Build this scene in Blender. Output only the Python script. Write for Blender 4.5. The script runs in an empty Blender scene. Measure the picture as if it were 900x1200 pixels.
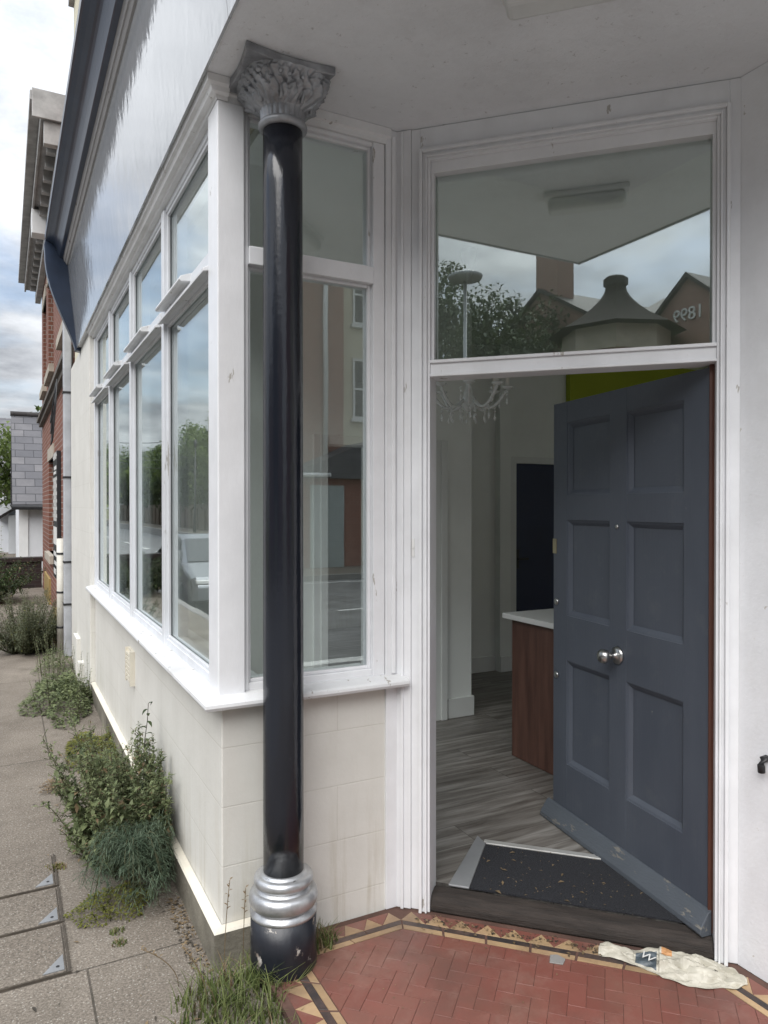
import bpy, bmesh, math, random
from math import radians as R, sin, cos, pi
from mathutils import Vector, Matrix, noise

C = bpy.context.scene.collection
scene = bpy.context.scene

# ------------------------------------------------------------------ camera
cam_d = bpy.data.cameras.new('camera')
cam = bpy.data.objects.new('camera', cam_d)
C.objects.link(cam)
scene.camera = cam
cam.location = (-0.669, -2.499, 1.60)
cam.rotation_euler = (R(90 - 0.44), 0, R(-27.63))
cam_d.sensor_fit = 'VERTICAL'
cam_d.sensor_height = 36
cam_d.lens = 25.5
cam_d.clip_start = 0.05
cam_d.clip_end = 2000

# ------------------------------------------------------------------ world
SUN_EL, SUN_AZ = R(50), R(226)          # azimuth clockwise from +Y
w = bpy.data.worlds.new('World')
scene.world = w
w.use_nodes = True
nt = w.node_tree
nt.nodes.clear()
N, L = nt.nodes, nt.links
out = N.new('ShaderNodeOutputWorld')
bg = N.new('ShaderNodeBackground')
sky = N.new('ShaderNodeTexSky')
sky.sky_type = 'NISHITA'
sky.sun_disc = False
sky.sun_elevation = SUN_EL
sky.sun_rotation = SUN_AZ
tc = N.new('ShaderNodeTexCoord')
sep = N.new('ShaderNodeSeparateXYZ')
L.new(tc.outputs['Generated'], sep.inputs[0])
zz = N.new('ShaderNodeMath'); zz.operation = 'MAXIMUM'; zz.inputs[1].default_value = 0.0
L.new(sep.outputs['Z'], zz.inputs[0])
za = N.new('ShaderNodeMath'); za.operation = 'ADD'; za.inputs[1].default_value = 0.16
L.new(zz.outputs[0], za.inputs[0])
dx = N.new('ShaderNodeMath'); dx.operation = 'DIVIDE'
dy = N.new('ShaderNodeMath'); dy.operation = 'DIVIDE'
L.new(sep.outputs['X'], dx.inputs[0]); L.new(za.outputs[0], dx.inputs[1])
L.new(sep.outputs['Y'], dy.inputs[0]); L.new(za.outputs[0], dy.inputs[1])
cmb = N.new('ShaderNodeCombineXYZ')
L.new(dx.outputs[0], cmb.inputs[0]); L.new(dy.outputs[0], cmb.inputs[1])
cmb.inputs[2].default_value = 3.7
n1 = N.new('ShaderNodeTexNoise'); n1.inputs['Scale'].default_value = 1.1
n1.inputs['Detail'].default_value = 9; n1.inputs['Roughness'].default_value = 0.55
n1.inputs['Distortion'].default_value = 0.25
L.new(cmb.outputs[0], n1.inputs['Vector'])
cr = N.new('ShaderNodeValToRGB')
cr.color_ramp.elements[0].position = 0.36; cr.color_ramp.elements[0].color = (0.5, 0.5, 0.5, 1)
cr.color_ramp.elements[1].position = 0.50; cr.color_ramp.elements[1].color = (1, 1, 1, 1)
L.new(n1.outputs['Fac'], cr.inputs[0])
n2 = N.new('ShaderNodeTexNoise'); n2.inputs['Scale'].default_value = 1.9
n2.inputs['Detail'].default_value = 8; n2.inputs['Roughness'].default_value = 0.6
L.new(cmb.outputs[0], n2.inputs['Vector'])
cc = N.new('ShaderNodeValToRGB')
cc.color_ramp.elements[0].position = 0.38; cc.color_ramp.elements[0].color = (2.35, 2.5, 2.75, 1)
cc.color_ramp.elements[1].position = 0.62; cc.color_ramp.elements[1].color = (5.1, 5.28, 5.55, 1)
L.new(n2.outputs['Fac'], cc.inputs[0])
mx = N.new('ShaderNodeMixRGB')
L.new(cr.outputs[0], mx.inputs[0]); L.new(sky.outputs[0], mx.inputs[1]); L.new(cc.outputs[0], mx.inputs[2])
# an overcast dome is brighter overhead than at the horizon
zg = N.new('ShaderNodeMath'); zg.operation = 'MULTIPLY_ADD'; zg.inputs[1].default_value = 1.75; zg.inputs[2].default_value = 0.42
L.new(zz.outputs[0], zg.inputs[0])
mg = N.new('ShaderNodeVectorMath'); mg.operation = 'SCALE'
L.new(mx.outputs[0], mg.inputs[0]); L.new(zg.outputs[0], mg.inputs['Scale'])
L.new(mg.outputs[0], bg.inputs['Color'])
bg.inputs['Strength'].default_value = 0.095
L.new(bg.outputs[0], out.inputs[0])

# ------------------------------------------------------------------ sun
sun_d = bpy.data.lights.new('sun', 'SUN')
sun_d.energy = 1.5
sun_d.angle = R(55)
sun_d.color = (1.0, 0.97, 0.93)
sun = bpy.data.objects.new('sun', sun_d)
C.objects.link(sun)
sd = Vector((sin(SUN_AZ) * cos(SUN_EL), cos(SUN_AZ) * cos(SUN_EL), sin(SUN_EL)))
sun.rotation_euler = sd.to_track_quat('Z', 'Y').to_euler()
sun.location = sd * 60

scene.view_settings.view_transform = 'Standard'
scene.view_settings.look = 'None'
scene.view_settings.exposure = 1.3
scene.view_settings.gamma = 1
scene.view_settings.use_curve_mapping = False
scene.render.engine = 'CYCLES'
cy = scene.cycles
cy.use_denoising = True
cy.max_bounces = 10
cy.diffuse_bounces = 5
cy.glossy_bounces = 5
cy.transmission_bounces = 6
cy.transparent_max_bounces = 16
cy.sample_clamp_indirect = 6
cy.caustics_reflective = False
cy.caustics_refractive = False

# ------------------------------------------------------------------ material helpers
def nodes(name):
    m = bpy.data.materials.new(name)
    m.use_nodes = True
    t = m.node_tree
    b = t.nodes['Principled BSDF']
    return m, t, b

def lnk(t, a, b):
    t.links.new(a, b)

def nz(t, scale, detail=4, rough=0.55, coord='Object', stretch=None):
    tcn = t.nodes.new('ShaderNodeTexCoord')
    n = t.nodes.new('ShaderNodeTexNoise')
    n.inputs['Scale'].default_value = scale
    n.inputs['Detail'].default_value = detail
    n.inputs['Roughness'].default_value = rough
    src = tcn.outputs[coord]
    if stretch:
        mp = t.nodes.new('ShaderNodeMapping')
        mp.inputs['Scale'].default_value = stretch
        lnk(t, src, mp.inputs['Vector'])
        src = mp.outputs[0]
    lnk(t, src, n.inputs['Vector'])
    return n

def ramp(t, src, stops):
    r = t.nodes.new('ShaderNodeValToRGB')
    e = r.color_ramp.elements
    while len(e) < len(stops):
        e.new(0.5)
    for i, (p, c) in enumerate(stops):
        e[i].position = p
        e[i].color = (c, c, c, 1) if isinstance(c, (int, float)) else tuple(c) + (1,)
    lnk(t, src, r.inputs[0])
    return r

def mixc(t, fac, a, b, mode='MIX'):
    m = t.nodes.new('ShaderNodeMixRGB')
    m.blend_type = mode
    for i, v in ((0, fac), (1, a), (2, b)):
        if hasattr(v, 'links'):
            lnk(t, v, m.inputs[i])
        elif isinstance(v, (int, float)):
            m.inputs[i].default_value = v
        else:
            m.inputs[i].default_value = tuple(v) + (1,)
    return m.outputs[0]

def bump(t, b, src, strength, dist=0.01, prev=None):
    n = t.nodes.new('ShaderNodeBump')
    n.inputs['Strength'].default_value = strength
    n.inputs['Distance'].default_value = dist
    lnk(t, src, n.inputs['Height'])
    if prev is not None:
        lnk(t, prev, n.inputs['Normal'])
    lnk(t, n.outputs[0], b.inputs['Normal'])
    return n.outputs[0]

def dark(c, k):
    return tuple(x * k for x in c)

def simple(name, col, rough=0.5, vary=0.15, scale=6, bscale=60, bstr=0.15, metallic=0.0, spec=0.5, bdist=0.004, stretch=None):
    m, t, b = nodes(name)
    n = nz(t, scale, 6, 0.6, stretch=stretch)
    r = ramp(t, n.outputs['Fac'], [(0.3, dark(col, 1 - vary)), (0.7, tuple(min(1, x * (1 + vary * 0.5)) for x in col))])
    lnk(t, r.outputs[0], b.inputs['Base Color'])
    b.inputs['Roughness'].default_value = rough
    b.inputs['Metallic'].default_value = metallic
    b.inputs['Specular IOR Level'].default_value = spec
    if bstr:
        n2_ = nz(t, bscale, 4, 0.6, stretch=stretch)
        bump(t, b, n2_.outputs['Fac'], bstr, bdist)
    return m

def worn_paint(name, col, under, rough=0.35, wear=0.70, wscale=9, bstr=0.2, vary=0.12, stretch=None, dirt=None, dirt_amt=0.35):
    """paint with chips that show what is under it and patchy grime of its own"""
    m, t, b = nodes(name)
    n = nz(t, 5, 7, 0.6)
    base = ramp(t, n.outputs['Fac'], [(0.3, dark(col, 1 - vary)), (0.7, col)])
    c = base.outputs[0]
    if dirt:
        nd = nz(t, 3.2, 9, 0.7, stretch=(1, 1, 0.35))
        rd = ramp(t, nd.outputs['Fac'], [(0.48, 0.0), (0.75, dirt_amt)])
        c = mixc(t, rd.outputs[0], c, dirt)
    nw = nz(t, wscale, 10, 0.68, stretch=stretch)
    rw = ramp(t, nw.outputs['Fac'], [(wear, 0.0), (wear + 0.015, 1.0)])
    c = mixc(t, rw.outputs[0], c, under)
    lnk(t, c, b.inputs['Base Color'])
    rr = ramp(t, rw.outputs[0], [(0, rough), (1, 0.85)])
    lnk(t, rr.outputs[0], b.inputs['Roughness'])
    nb = nz(t, 70, 5, 0.6, stretch=stretch)
    add = t.nodes.new('ShaderNodeMath'); add.operation = 'SUBTRACT'
    lnk(t, nb.outputs['Fac'], add.inputs[0]); lnk(t, rw.outputs[0], add.inputs[1])
    bump(t, b, add.outputs[0], bstr, 0.004)
    return m

def wall_coord(t, zoff=0.0, uscale=1.0):
    tcn = t.nodes.new('ShaderNodeTexCoord')
    s = t.nodes.new('ShaderNodeSeparateXYZ')
    lnk(t, tcn.outputs['Object'], s.inputs[0])
    a = t.nodes.new('ShaderNodeMath'); a.operation = 'ADD'
    lnk(t, s.outputs[0], a.inputs[0]); lnk(t, s.outputs[1], a.inputs[1])
    zo = t.nodes.new('ShaderNodeMath'); zo.operation = 'ADD'; zo.inputs[1].default_value = zoff
    lnk(t, s.outputs[2], zo.inputs[0])
    cb = t.nodes.new('ShaderNodeCombineXYZ')
    lnk(t, a.outputs[0], cb.inputs[0]); lnk(t, zo.outputs[0], cb.inputs[1])
    return cb.outputs[0]

def slope_coord(t):
    tcn = t.nodes.new('ShaderNodeTexCoord')
    s = t.nodes.new('ShaderNodeSeparateXYZ')
    lnk(t, tcn.outputs['Object'], s.inputs[0])
    cb = t.nodes.new('ShaderNodeCombineXYZ')
    lnk(t, s.outputs[0], cb.inputs[0]); lnk(t, s.outputs[2], cb.inputs[1])
    return cb.outputs[0]

def bricks(name, c1, c2, mortar, bw=0.225, bh=0.075, ms=0.006, zoff=0.0, bstr=0.6, rough=0.85, wash=None, msmooth=0.1, slope=False):
    m, t, b = nodes(name)
    v = slope_coord(t) if slope else wall_coord(t, zoff)
    bt = t.nodes.new('ShaderNodeTexBrick')
    bt.inputs['Scale'].default_value = 1.0
    bt.inputs['Brick Width'].default_value = bw
    bt.inputs['Row Height'].default_value = bh
    bt.inputs['Mortar Size'].default_value = ms
    bt.inputs['Mortar Smooth'].default_value = msmooth
    bt.inputs['Color1'].default_value = tuple(c1) + (1,)
    bt.inputs['Color2'].default_value = tuple(c2) + (1,)
    bt.inputs['Mortar'].default_value = tuple(mortar) + (1,)
    lnk(t, v, bt.inputs['Vector'])
    n = nz(t, 3.0, 8, 0.65)
    c = mixc(t, ramp(t, n.outputs['Fac'], [(0.3, 0.0), (0.8, 0.5)]).outputs[0], bt.outputs['Color'], dark(c1, 0.55), 'MIX')
    lnk(t, c, b.inputs['Base Color'])
    b.inputs['Roughness'].default_value = rough
    b.inputs['Specular IOR Level'].default_value = 0.25
    inv = t.nodes.new('ShaderNodeMath'); inv.operation = 'SUBTRACT'; inv.inputs[0].default_value = 1.0
    lnk(t, bt.outputs['Fac'], inv.inputs[1])
    p = bump(t, b, inv.outputs[0], bstr, 0.006)
    nb = nz(t, 90, 4, 0.6)
    bump(t, b, nb.outputs['Fac'], 0.25, 0.003, p)
    return m

def glass_mat(name, f0=0.10, tint=(0.965, 0.985, 0.98), wav=0.004, power=5.0):
    m = bpy.data.materials.new(name); m.use_nodes = True
    t = m.node_tree; t.nodes.clear()
    o = t.nodes.new('ShaderNodeOutputMaterial')
    tr = t.nodes.new('ShaderNodeBsdfTransparent'); tr.inputs[0].default_value = tint + (1,)
    gl = t.nodes.new('ShaderNodeBsdfGlossy'); gl.inputs['Roughness'].default_value = 0.0
    gl.inputs[0].default_value = (0.92, 0.97, 0.96, 1)
    lw = t.nodes.new('ShaderNodeLayerWeight'); lw.inputs['Blend'].default_value = 0.5
    pw = t.nodes.new('ShaderNodeMath'); pw.operation = 'POWER'; pw.inputs[1].default_value = power
    lnk(t, lw.outputs['Facing'], pw.inputs[0])
    ma = t.nodes.new('ShaderNodeMath'); ma.operation = 'MULTIPLY_ADD'
    ma.inputs[1].default_value = 1 - f0; ma.inputs[2].default_value = f0
    lnk(t, pw.outputs[0], ma.inputs[0])
    ms = t.nodes.new('ShaderNodeMixShader')
    lnk(t, ma.outputs[0], ms.inputs[0]); lnk(t, tr.outputs[0], ms.inputs[1]); lnk(t, gl.outputs[0], ms.inputs[2])
    nb = nz(t, 2.2, 2, 0.5)
    bn = t.nodes.new('ShaderNodeBump'); bn.inputs['Strength'].default_value = 1.0
    bn.inputs['Distance'].default_value = wav
    lnk(t, nb.outputs['Fac'], bn.inputs['Height'])
    lnk(t, bn.outputs[0], gl.inputs['Normal'])
    lnk(t, ms.outputs[0], o.inputs[0])
    return m

def leafmat(name, c1, c2, scale=9, rough=0.55, transl=0.25):
    m, t, b = nodes(name)
    n = nz(t, scale, 3, 0.6)
    g = t.nodes.new('ShaderNodeNewGeometry')
    a = t.nodes.new('ShaderNodeMath'); a.operation = 'MULTIPLY_ADD'; a.inputs[1].default_value = 0.5; a.inputs[2].default_value = 0.0
    lnk(t, g.outputs['Random Per Island'], a.inputs[0])
    a2 = t.nodes.new('ShaderNodeMath'); a2.operation = 'ADD'
    sc = t.nodes.new('ShaderNodeMath'); sc.operation = 'MULTIPLY'; sc.inputs[1].default_value = 0.6
    lnk(t, n.outputs['Fac'], sc.inputs[0])
    lnk(t, a.outputs[0], a2.inputs[0]); lnk(t, sc.outputs[0], a2.inputs[1])
    r = ramp(t, a2.outputs[0], [(0.2, c1), (0.8, c2)])
    lnk(t, r.outputs[0], b.inputs['Base Color'])
    b.inputs['Roughness'].default_value = rough
    b.inputs['Specular IOR Level'].default_value = 0.3
    if transl:
        tl = t.nodes.new('ShaderNodeBsdfTranslucent')
        lnk(t, r.outputs[0], tl.inputs[0])
        ms = t.nodes.new('ShaderNodeMixShader'); ms.inputs[0].default_value = transl
        lnk(t, b.outputs[0], ms.inputs[1]); lnk(t, tl.outputs[0], ms.inputs[2])
        lnk(t, ms.outputs[0], t.nodes['Material Output'].inputs[0])
    return m

# ------------------------------------------------------------------ mesh helper
class MB:
    def __init__(self):
        self.v, self.f, self.m, self.s = [], [], [], []
        self.cols = None

    def add(self, vs, fs, m=0, smooth=False):
        o = len(self.v)
        self.v += [tuple(p) for p in vs]
        for f in fs:
            self.f.append(tuple(i + o for i in f)); self.m.append(m); self.s.append(smooth)

    def box(self, x0, x1, y0, y1, z0, z1, m=0, mt=None, M=None):
        vs = [(x, y, z) for z in (z0, z1) for y in (y0, y1) for x in (x0, x1)]
        if M is not None:
            vs = [M @ Vector(p) for p in vs]
        fs = [(0, 2, 3, 1), (4, 5, 7, 6), (0, 1, 5, 4), (2, 6, 7, 3), (0, 4, 6, 2), (1, 3, 7, 5)]
        o = len(self.v)
        self.v += [tuple(p) for p in vs]
        for k, f in enumerate(fs):
            self.f.append(tuple(i + o for i in f)); self.m.append(mt if (mt is not None and k == 1) else m); self.s.append(False)

    def prism(self, poly, z0, z1, m=0, mt=None, M=None):
        n = len(poly)
        vs = [(x, y, z0) for x, y in poly] + [(x, y, z1) for x, y in poly]
        if M is not None:
            vs = [M @ Vector(p) for p in vs]
        o = len(self.v)
        self.v += [tuple(p) for p in vs]
        for i in range(n):
            j = (i + 1) % n
            self.f.append((o + i, o + j, o + n + j, o + n + i)); self.m.append(m); self.s.append(False)
        self.f.append(tuple(o + i for i in reversed(range(n)))); self.m.append(m); self.s.append(False)
        self.f.append(tuple(o + n + i for i in range(n))); self.m.append(m if mt is None else mt); self.s.append(False)

    def sweep(self, prof, path, m=0, smooth=False):
        """closed profile (offset, z) swept along path corners (x, y, mx, my)"""
        n = len(prof)
        o = len(self.v)
        for x, y, mx_, my_ in path:
            for of, z in prof:
                self.v.append((x + of * mx_, y + of * my_, z))
        for k in range(len(path) - 1):
            for i in range(n):
                j = (i + 1) % n
                self.f.append((o + k * n + i, o + k * n + j, o + (k + 1) * n + j, o + (k + 1) * n + i)); self.m.append(m); self.s.append(smooth)
        self.f.append(tuple(o + i for i in range(n))); self.m.append(m); self.s.append(False)
        e = o + (len(path) - 1) * n
        self.f.append(tuple(e + i for i in reversed(range(n)))); self.m.append(m); self.s.append(False)

    def lathe(self, prof, cx, cy, n=48, m=0, smooth=True, M=None, cap=True):
        o = len(self.v)
        for r, z in prof:
            for i in range(n):
                a = 2 * pi * i / n
                p = Vector((cx + r * cos(a), cy + r * sin(a), z))
                self.v.append(tuple(M @ p if M is not None else p))
        for k in range(len(prof) - 1):
            for i in range(n):
                j = (i + 1) % n
                self.f.append((o + k * n + i, o + k * n + j, o + (k + 1) * n + j, o + (k + 1) * n + i)); self.m.append(m); self.s.append(smooth)
        if cap:
            self.f.append(tuple(o + i for i in reversed(range(n)))); self.m.append(m); self.s.append(False)
            e = o + (len(prof) - 1) * n
            self.f.append(tuple(e + i for i in range(n))); self.m.append(m); self.s.append(False)

    def tube(self, pts, rad, n=6, m=0, smooth=True):
        pts = [Vector(p) for p in pts]
        if not hasattr(rad, '__len__'):
            rad = [rad] * len(pts)
        o = len(self.v)
        ref = Vector((0.31, 0.2, 0.93))
        for i, p in enumerate(pts):
            d = (pts[min(i + 1, len(pts) - 1)] - pts[max(i - 1, 0)])
            d = d.normalized() if d.length > 1e-9 else Vector((0, 0, 1))
            if abs(d.dot(ref)) > 0.95:
                rf = Vector((1, 0, 0))
            else:
                rf = ref
            a = d.cross(rf).normalized(); b_ = d.cross(a)
            for k in range(n):
                an = 2 * pi * k / n
                self.v.append(tuple(p + (a * cos(an) + b_ * sin(an)) * rad[i]))
        for i in range(len(pts) - 1):
            for k in range(n):
                j = (k + 1) % n
                self.f.append((o + i * n + k, o + i * n + j, o + (i + 1) * n + j, o + (i + 1) * n + k)); self.m.append(m); self.s.append(smooth)
        self.f.append(tuple(o + k for k in reversed(range(n)))); self.m.append(m); self.s.append(False)
        e = o + (len(pts) - 1) * n
        self.f.append(tuple(e + k for k in range(n))); self.m.append(m); self.s.append(False)

    def ball(self, c, r, m=0, nu=10, nv=6, sz=1.0):
        prof = []
        for k in range(nv + 1):
            a = -pi / 2 + pi * k / nv
            prof.append((max(1e-4, r * cos(a)), c[2] + r * sz * sin(a)))
        self.lathe(prof, c[0], c[1], nu, m, True)

    def leaf(self, p, d, up, ln, wd, m=0, droop=0.25):
        p = Vector(p); d = Vector(d).normalized(); up = Vector(up)
        s = d.cross(up)
        s = s.normalized() if s.length > 1e-6 else Vector((1, 0, 0))
        u = s.cross(d).normalized()
        mid = p + d * ln * 0.45
        tip = p + d * ln - u * ln * droop
        l_ = mid + s * wd * 0.5 + u * wd * 0.18
        r_ = mid - s * wd * 0.5 + u * wd * 0.18
        o = len(self.v)
        self.v += [tuple(p), tuple(l_), tuple(tip), tuple(r_), tuple(mid)]
        for f in ((0, 4, 1), (1, 4, 2), (2, 4, 3), (3, 4, 0)):
            self.f.append(tuple(i + o for i in f)); self.m.append(m); self.s.append(True)

    def obj(self, name, mats, parent=None, bevel=0.0, seg=2, recalc=True, M=None):
        me = bpy.data.meshes.new(name)
        me.from_pydata(self.v, [], self.f)
        me.update()
        if not isinstance(mats, (list, tuple)):
            mats = [mats]
        for mm in mats:
            me.materials.append(mm)
        me.polygons.foreach_set('material_index', self.m)
        me.polygons.foreach_set('use_smooth', self.s)
        if recalc:
            bm = bmesh.new(); bm.from_mesh(me)
            bmesh.ops.recalc_face_normals(bm, faces=bm.faces)
            bm.to_mesh(me); bm.free()
        o = bpy.data.objects.new(name, me)
        C.objects.link(o)
        if M is not None:
            o.matrix_basis = M
        if parent is not None:
            o.parent = parent
        if bevel:
            b = o.modifiers.new('edge', 'BEVEL')
            b.width = bevel; b.segments = seg; b.limit_method = 'ANGLE'; b.angle_limit = R(40)
        return o

def to_mesh(o, name):
    bpy.context.view_layer.update()
    dg_ = bpy.context.evaluated_depsgraph_get()
    me = bpy.data.meshes.new_from_object(o.evaluated_get(dg_))
    n = bpy.data.objects.new(name, me); C.objects.link(n)
    n.parent = o.parent; n.matrix_basis = o.matrix_basis.copy()
    bpy.data.objects.remove(o)
    return n

def tag(o, label=None, cat=None, group=None, kind=None):
    if label: o['label'] = label
    if cat: o['category'] = cat
    if group: o['group'] = group
    if kind: o['kind'] = kind
    return o

def thing(name, label, cat, loc=(0, 0, 0), rz=0.0, group=None):
    o = bpy.data.objects.new(name, None)
    C.objects.link(o)
    o.location = loc; o.rotation_euler = (0, 0, rz); o.empty_display_size = 0.2
    return tag(o, label, cat, group)

def copy_tree(o, parent=None):
    c = o.copy(); C.objects.link(c)
    if parent is not None:
        c.parent = parent
    for ch in list(o.children):
        copy_tree(ch, c)
    return c

# ------------------------------------------------------------------ materials
M = {}
M['cream'] = None
def cream_block():
    m, t, b = nodes('cream_blockwork')
    v = wall_coord(t, -0.130)
    bt = t.nodes.new('ShaderNodeTexBrick')
    bt.inputs['Scale'].default_value = 1
    bt.inputs['Brick Width'].default_value = 0.44
    bt.inputs['Row Height'].default_value = 0.208
    bt.inputs['Mortar Size'].default_value = 0.0035
    bt.inputs['Mortar Smooth'].default_value = 0.6
    lnk(t, v, bt.inputs['Vector'])
    n = nz(t, 2.5, 8, 0.65)
    base = ramp(t, n.outputs['Fac'], [(0.3, (0.60, 0.588, 0.545)), (0.7, (0.69, 0.678, 0.635))])
    # vertical run stains and yellowish splashes low on the wall
    ns = nz(t, 9, 6, 0.7, stretch=(2.2, 2.2, 0.16))
    st = ramp(t, ns.outputs['Fac'], [(0.50, 0.0), (0.72, 0.5)])
    tcn = t.nodes.new('ShaderNodeTexCoord'); s = t.nodes.new('ShaderNodeSeparateXYZ')
    lnk(t, tcn.outputs['Object'], s.inputs[0])
    low = ramp(t, s.outputs[2], [(0.12, 1.0), (0.55, 0.12)])
    mul = t.nodes.new('ShaderNodeMath'); mul.operation = 'MULTIPLY'
    lnk(t, st.outputs[0], mul.inputs[0]); lnk(t, low.outputs[0], mul.inputs[1])
    c = mixc(t, mul.outputs[0], base.outputs[0], (0.36, 0.31, 0.20))
    nl = nz(t, 26, 6, 0.7)
    sp = ramp(t, nl.outputs['Fac'], [(0.68, 0.0), (0.74, 0.5)])
    mul2 = t.nodes.new('ShaderNodeMath'); mul2.operation = 'MULTIPLY'
    lnk(t, sp.outputs[0], mul2.inputs[0]); lnk(t, low.outputs[0], mul2.inputs[1])
    c = mixc(t, mul2.outputs[0], c, (0.22, 0.21, 0.15))
    jn = ramp(t, bt.outputs['Fac'], [(0.0, 0.0), (1.0, 0.17)])
    c = mixc(t, jn.outputs[0], c, (0.36, 0.33, 0.27))
    lnk(t, c, b.inputs['Base Color'])
    b.inputs['Roughness'].default_value = 0.62
    b.inputs['Specular IOR Level'].default_value = 0.3
    inv = t.nodes.new('ShaderNodeMath'); inv.operation = 'SUBTRACT'; inv.inputs[0].default_value = 1.0
    lnk(t, bt.outputs['Fac'], inv.inputs[1])
    p = bump(t, b, inv.outputs[0], 0.22, 0.004)
    nb = nz(t, 45, 5, 0.65)
    bump(t, b, nb.outputs['Fac'], 0.22, 0.004, p)
    return m
M['cream'] = cream_block()
M['cream_trim'] = worn_paint('cream_trim', (0.72, 0.68, 0.58), (0.33, 0.31, 0.28), 0.6, 0.70, 14, 0.3, dirt=(0.4, 0.37, 0.28))
M['plinth'] = simple('plinth_cement', (0.20, 0.185, 0.15), 0.9, 0.45, 5, 60, 0.5, bdist=0.008, spec=0.2)
M['white'] = worn_paint('white_gloss', (0.80, 0.81, 0.83), (0.42, 0.40, 0.37), 0.30, 0.66, 14, 0.15, stretch=(1, 1, 0.3), dirt=(0.50, 0.49, 0.46), dirt_amt=0.25)
M['white_flaky'] = worn_paint('white_flaky', (0.70, 0.72, 0.75), (0.36, 0.35, 0.33), 0.34, 0.640, 26, 0.3, stretch=(1, 1, 0.10), dirt=(0.46, 0.46, 0.45), dirt_amt=0.4)
M['white_worn'] = worn_paint('white_weathered', (0.70, 0.71, 0.72), (0.34, 0.32, 0.29), 0.40, 0.635, 22, 0.3, stretch=(1, 0.5, 1), dirt=(0.42, 0.40, 0.36), dirt_amt=0.4)
M['white_panel'] = worn_paint('white_panel', (0.80, 0.81, 0.83), (0.52, 0.50, 0.46), 0.5, 0.66, 20, 0.35, dirt=(0.55, 0.54, 0.52), dirt_amt=0.3)
M['header'] = worn_paint('header_board', (0.80, 0.805, 0.81), (0.40, 0.38, 0.35), 0.5, 0.645, 14, 0.25, dirt=(0.45, 0.43, 0.40), dirt_amt=0.4)

def soffit_mat():
    m, t, b = nodes('soffit_plaster')
    n = nz(t, 2.0, 8, 0.65)
    c = ramp(t, n.outputs['Fac'], [(0.3, (0.70, 0.715, 0.735)), (0.7, (0.80, 0.815, 0.835))]).outputs[0]
    n3 = nz(t, 38, 6, 0.7)
    c = mixc(t, ramp(t, n3.outputs['Fac'], [(0.62, 0.0), (0.70, 0.65)]).outputs[0], c, (0.36, 0.35, 0.34))
    n4 = nz(t, 1.1, 9, 0.75)
    c = mixc(t, ramp(t, n4.outputs['Fac'], [(0.52, 0.0), (0.74, 0.45)]).outputs[0], c, (0.50, 0.50, 0.50))
    lnk(t, c, b.inputs['Base Color'])
    b.inputs['Roughness'].default_value = 0.8
    nb = nz(t, 60, 7, 0.7); nb2 = nz(t, 9, 4, 0.6)
    p = bump(t, b, nb.outputs['Fac'], 0.5, 0.006)
    bump(t, b, nb2.outputs['Fac'], 0.4, 0.012, p)
    return m
M['soffit'] = soffit_mat()

def fascia_mat():
    m, t, b = nodes('fascia_gloss')
    n = nz(t, 3, 7, 0.6)
    c = ramp(t, n.outputs['Fac'], [(0.3, (0.25, 0.262, 0.275)), (0.7, (0.30, 0.31, 0.32))]).outputs[0]
    n3 = nz(t, 22, 8, 0.75)
    c = mixc(t, ramp(t, n3.outputs['Fac'], [(0.70, 0.0), (0.76, 0.4)]).outputs[0], c, (0.40, 0.40, 0.40))
    lnk(t, c, b.inputs['Base Color'])
    b.inputs['Roughness'].default_value = 0.45
    b.inputs['Coat Weight'].default_value = 1.0
    b.inputs['Coat Roughness'].default_value = 0.02
    b.inputs['Coat IOR'].default_value = 1.75
    nb = nz(t, 2.2, 5, 0.62, stretch=(1, 1, 0.7))
    nb2 = nz(t, 16, 4, 0.6, stretch=(1, 1, 0.5))
    bn = t.nodes.new('ShaderNodeBump'); bn.inputs['Strength'].default_value = 1; bn.inputs['Distance'].default_value = 0.0045
    lnk(t, nb.outputs['Fac'], bn.inputs['Height'])
    bn2 = t.nodes.new('ShaderNodeBump'); bn2.inputs['Strength'].default_value = 1; bn2.inputs['Distance'].default_value = 0.0006
    lnk(t, nb2.outputs['Fac'], bn2.inputs['Height']); lnk(t, bn.outputs[0], bn2.inputs['Normal'])
    lnk(t, bn2.outputs[0], b.inputs['Coat Normal'])
    return m
M['fascia'] = fascia_mat()
M['navy'] = simple('navy_gloss', (0.022, 0.034, 0.062), 0.28, 0.25, 6, 30, 0.15, spec=0.6)
M['grey_mould'] = worn_paint('grey_moulding', (0.34, 0.33, 0.33), (0.16, 0.15, 0.14), 0.6, 0.62, 18, 0.4, stretch=(1, .3, 1))
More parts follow.
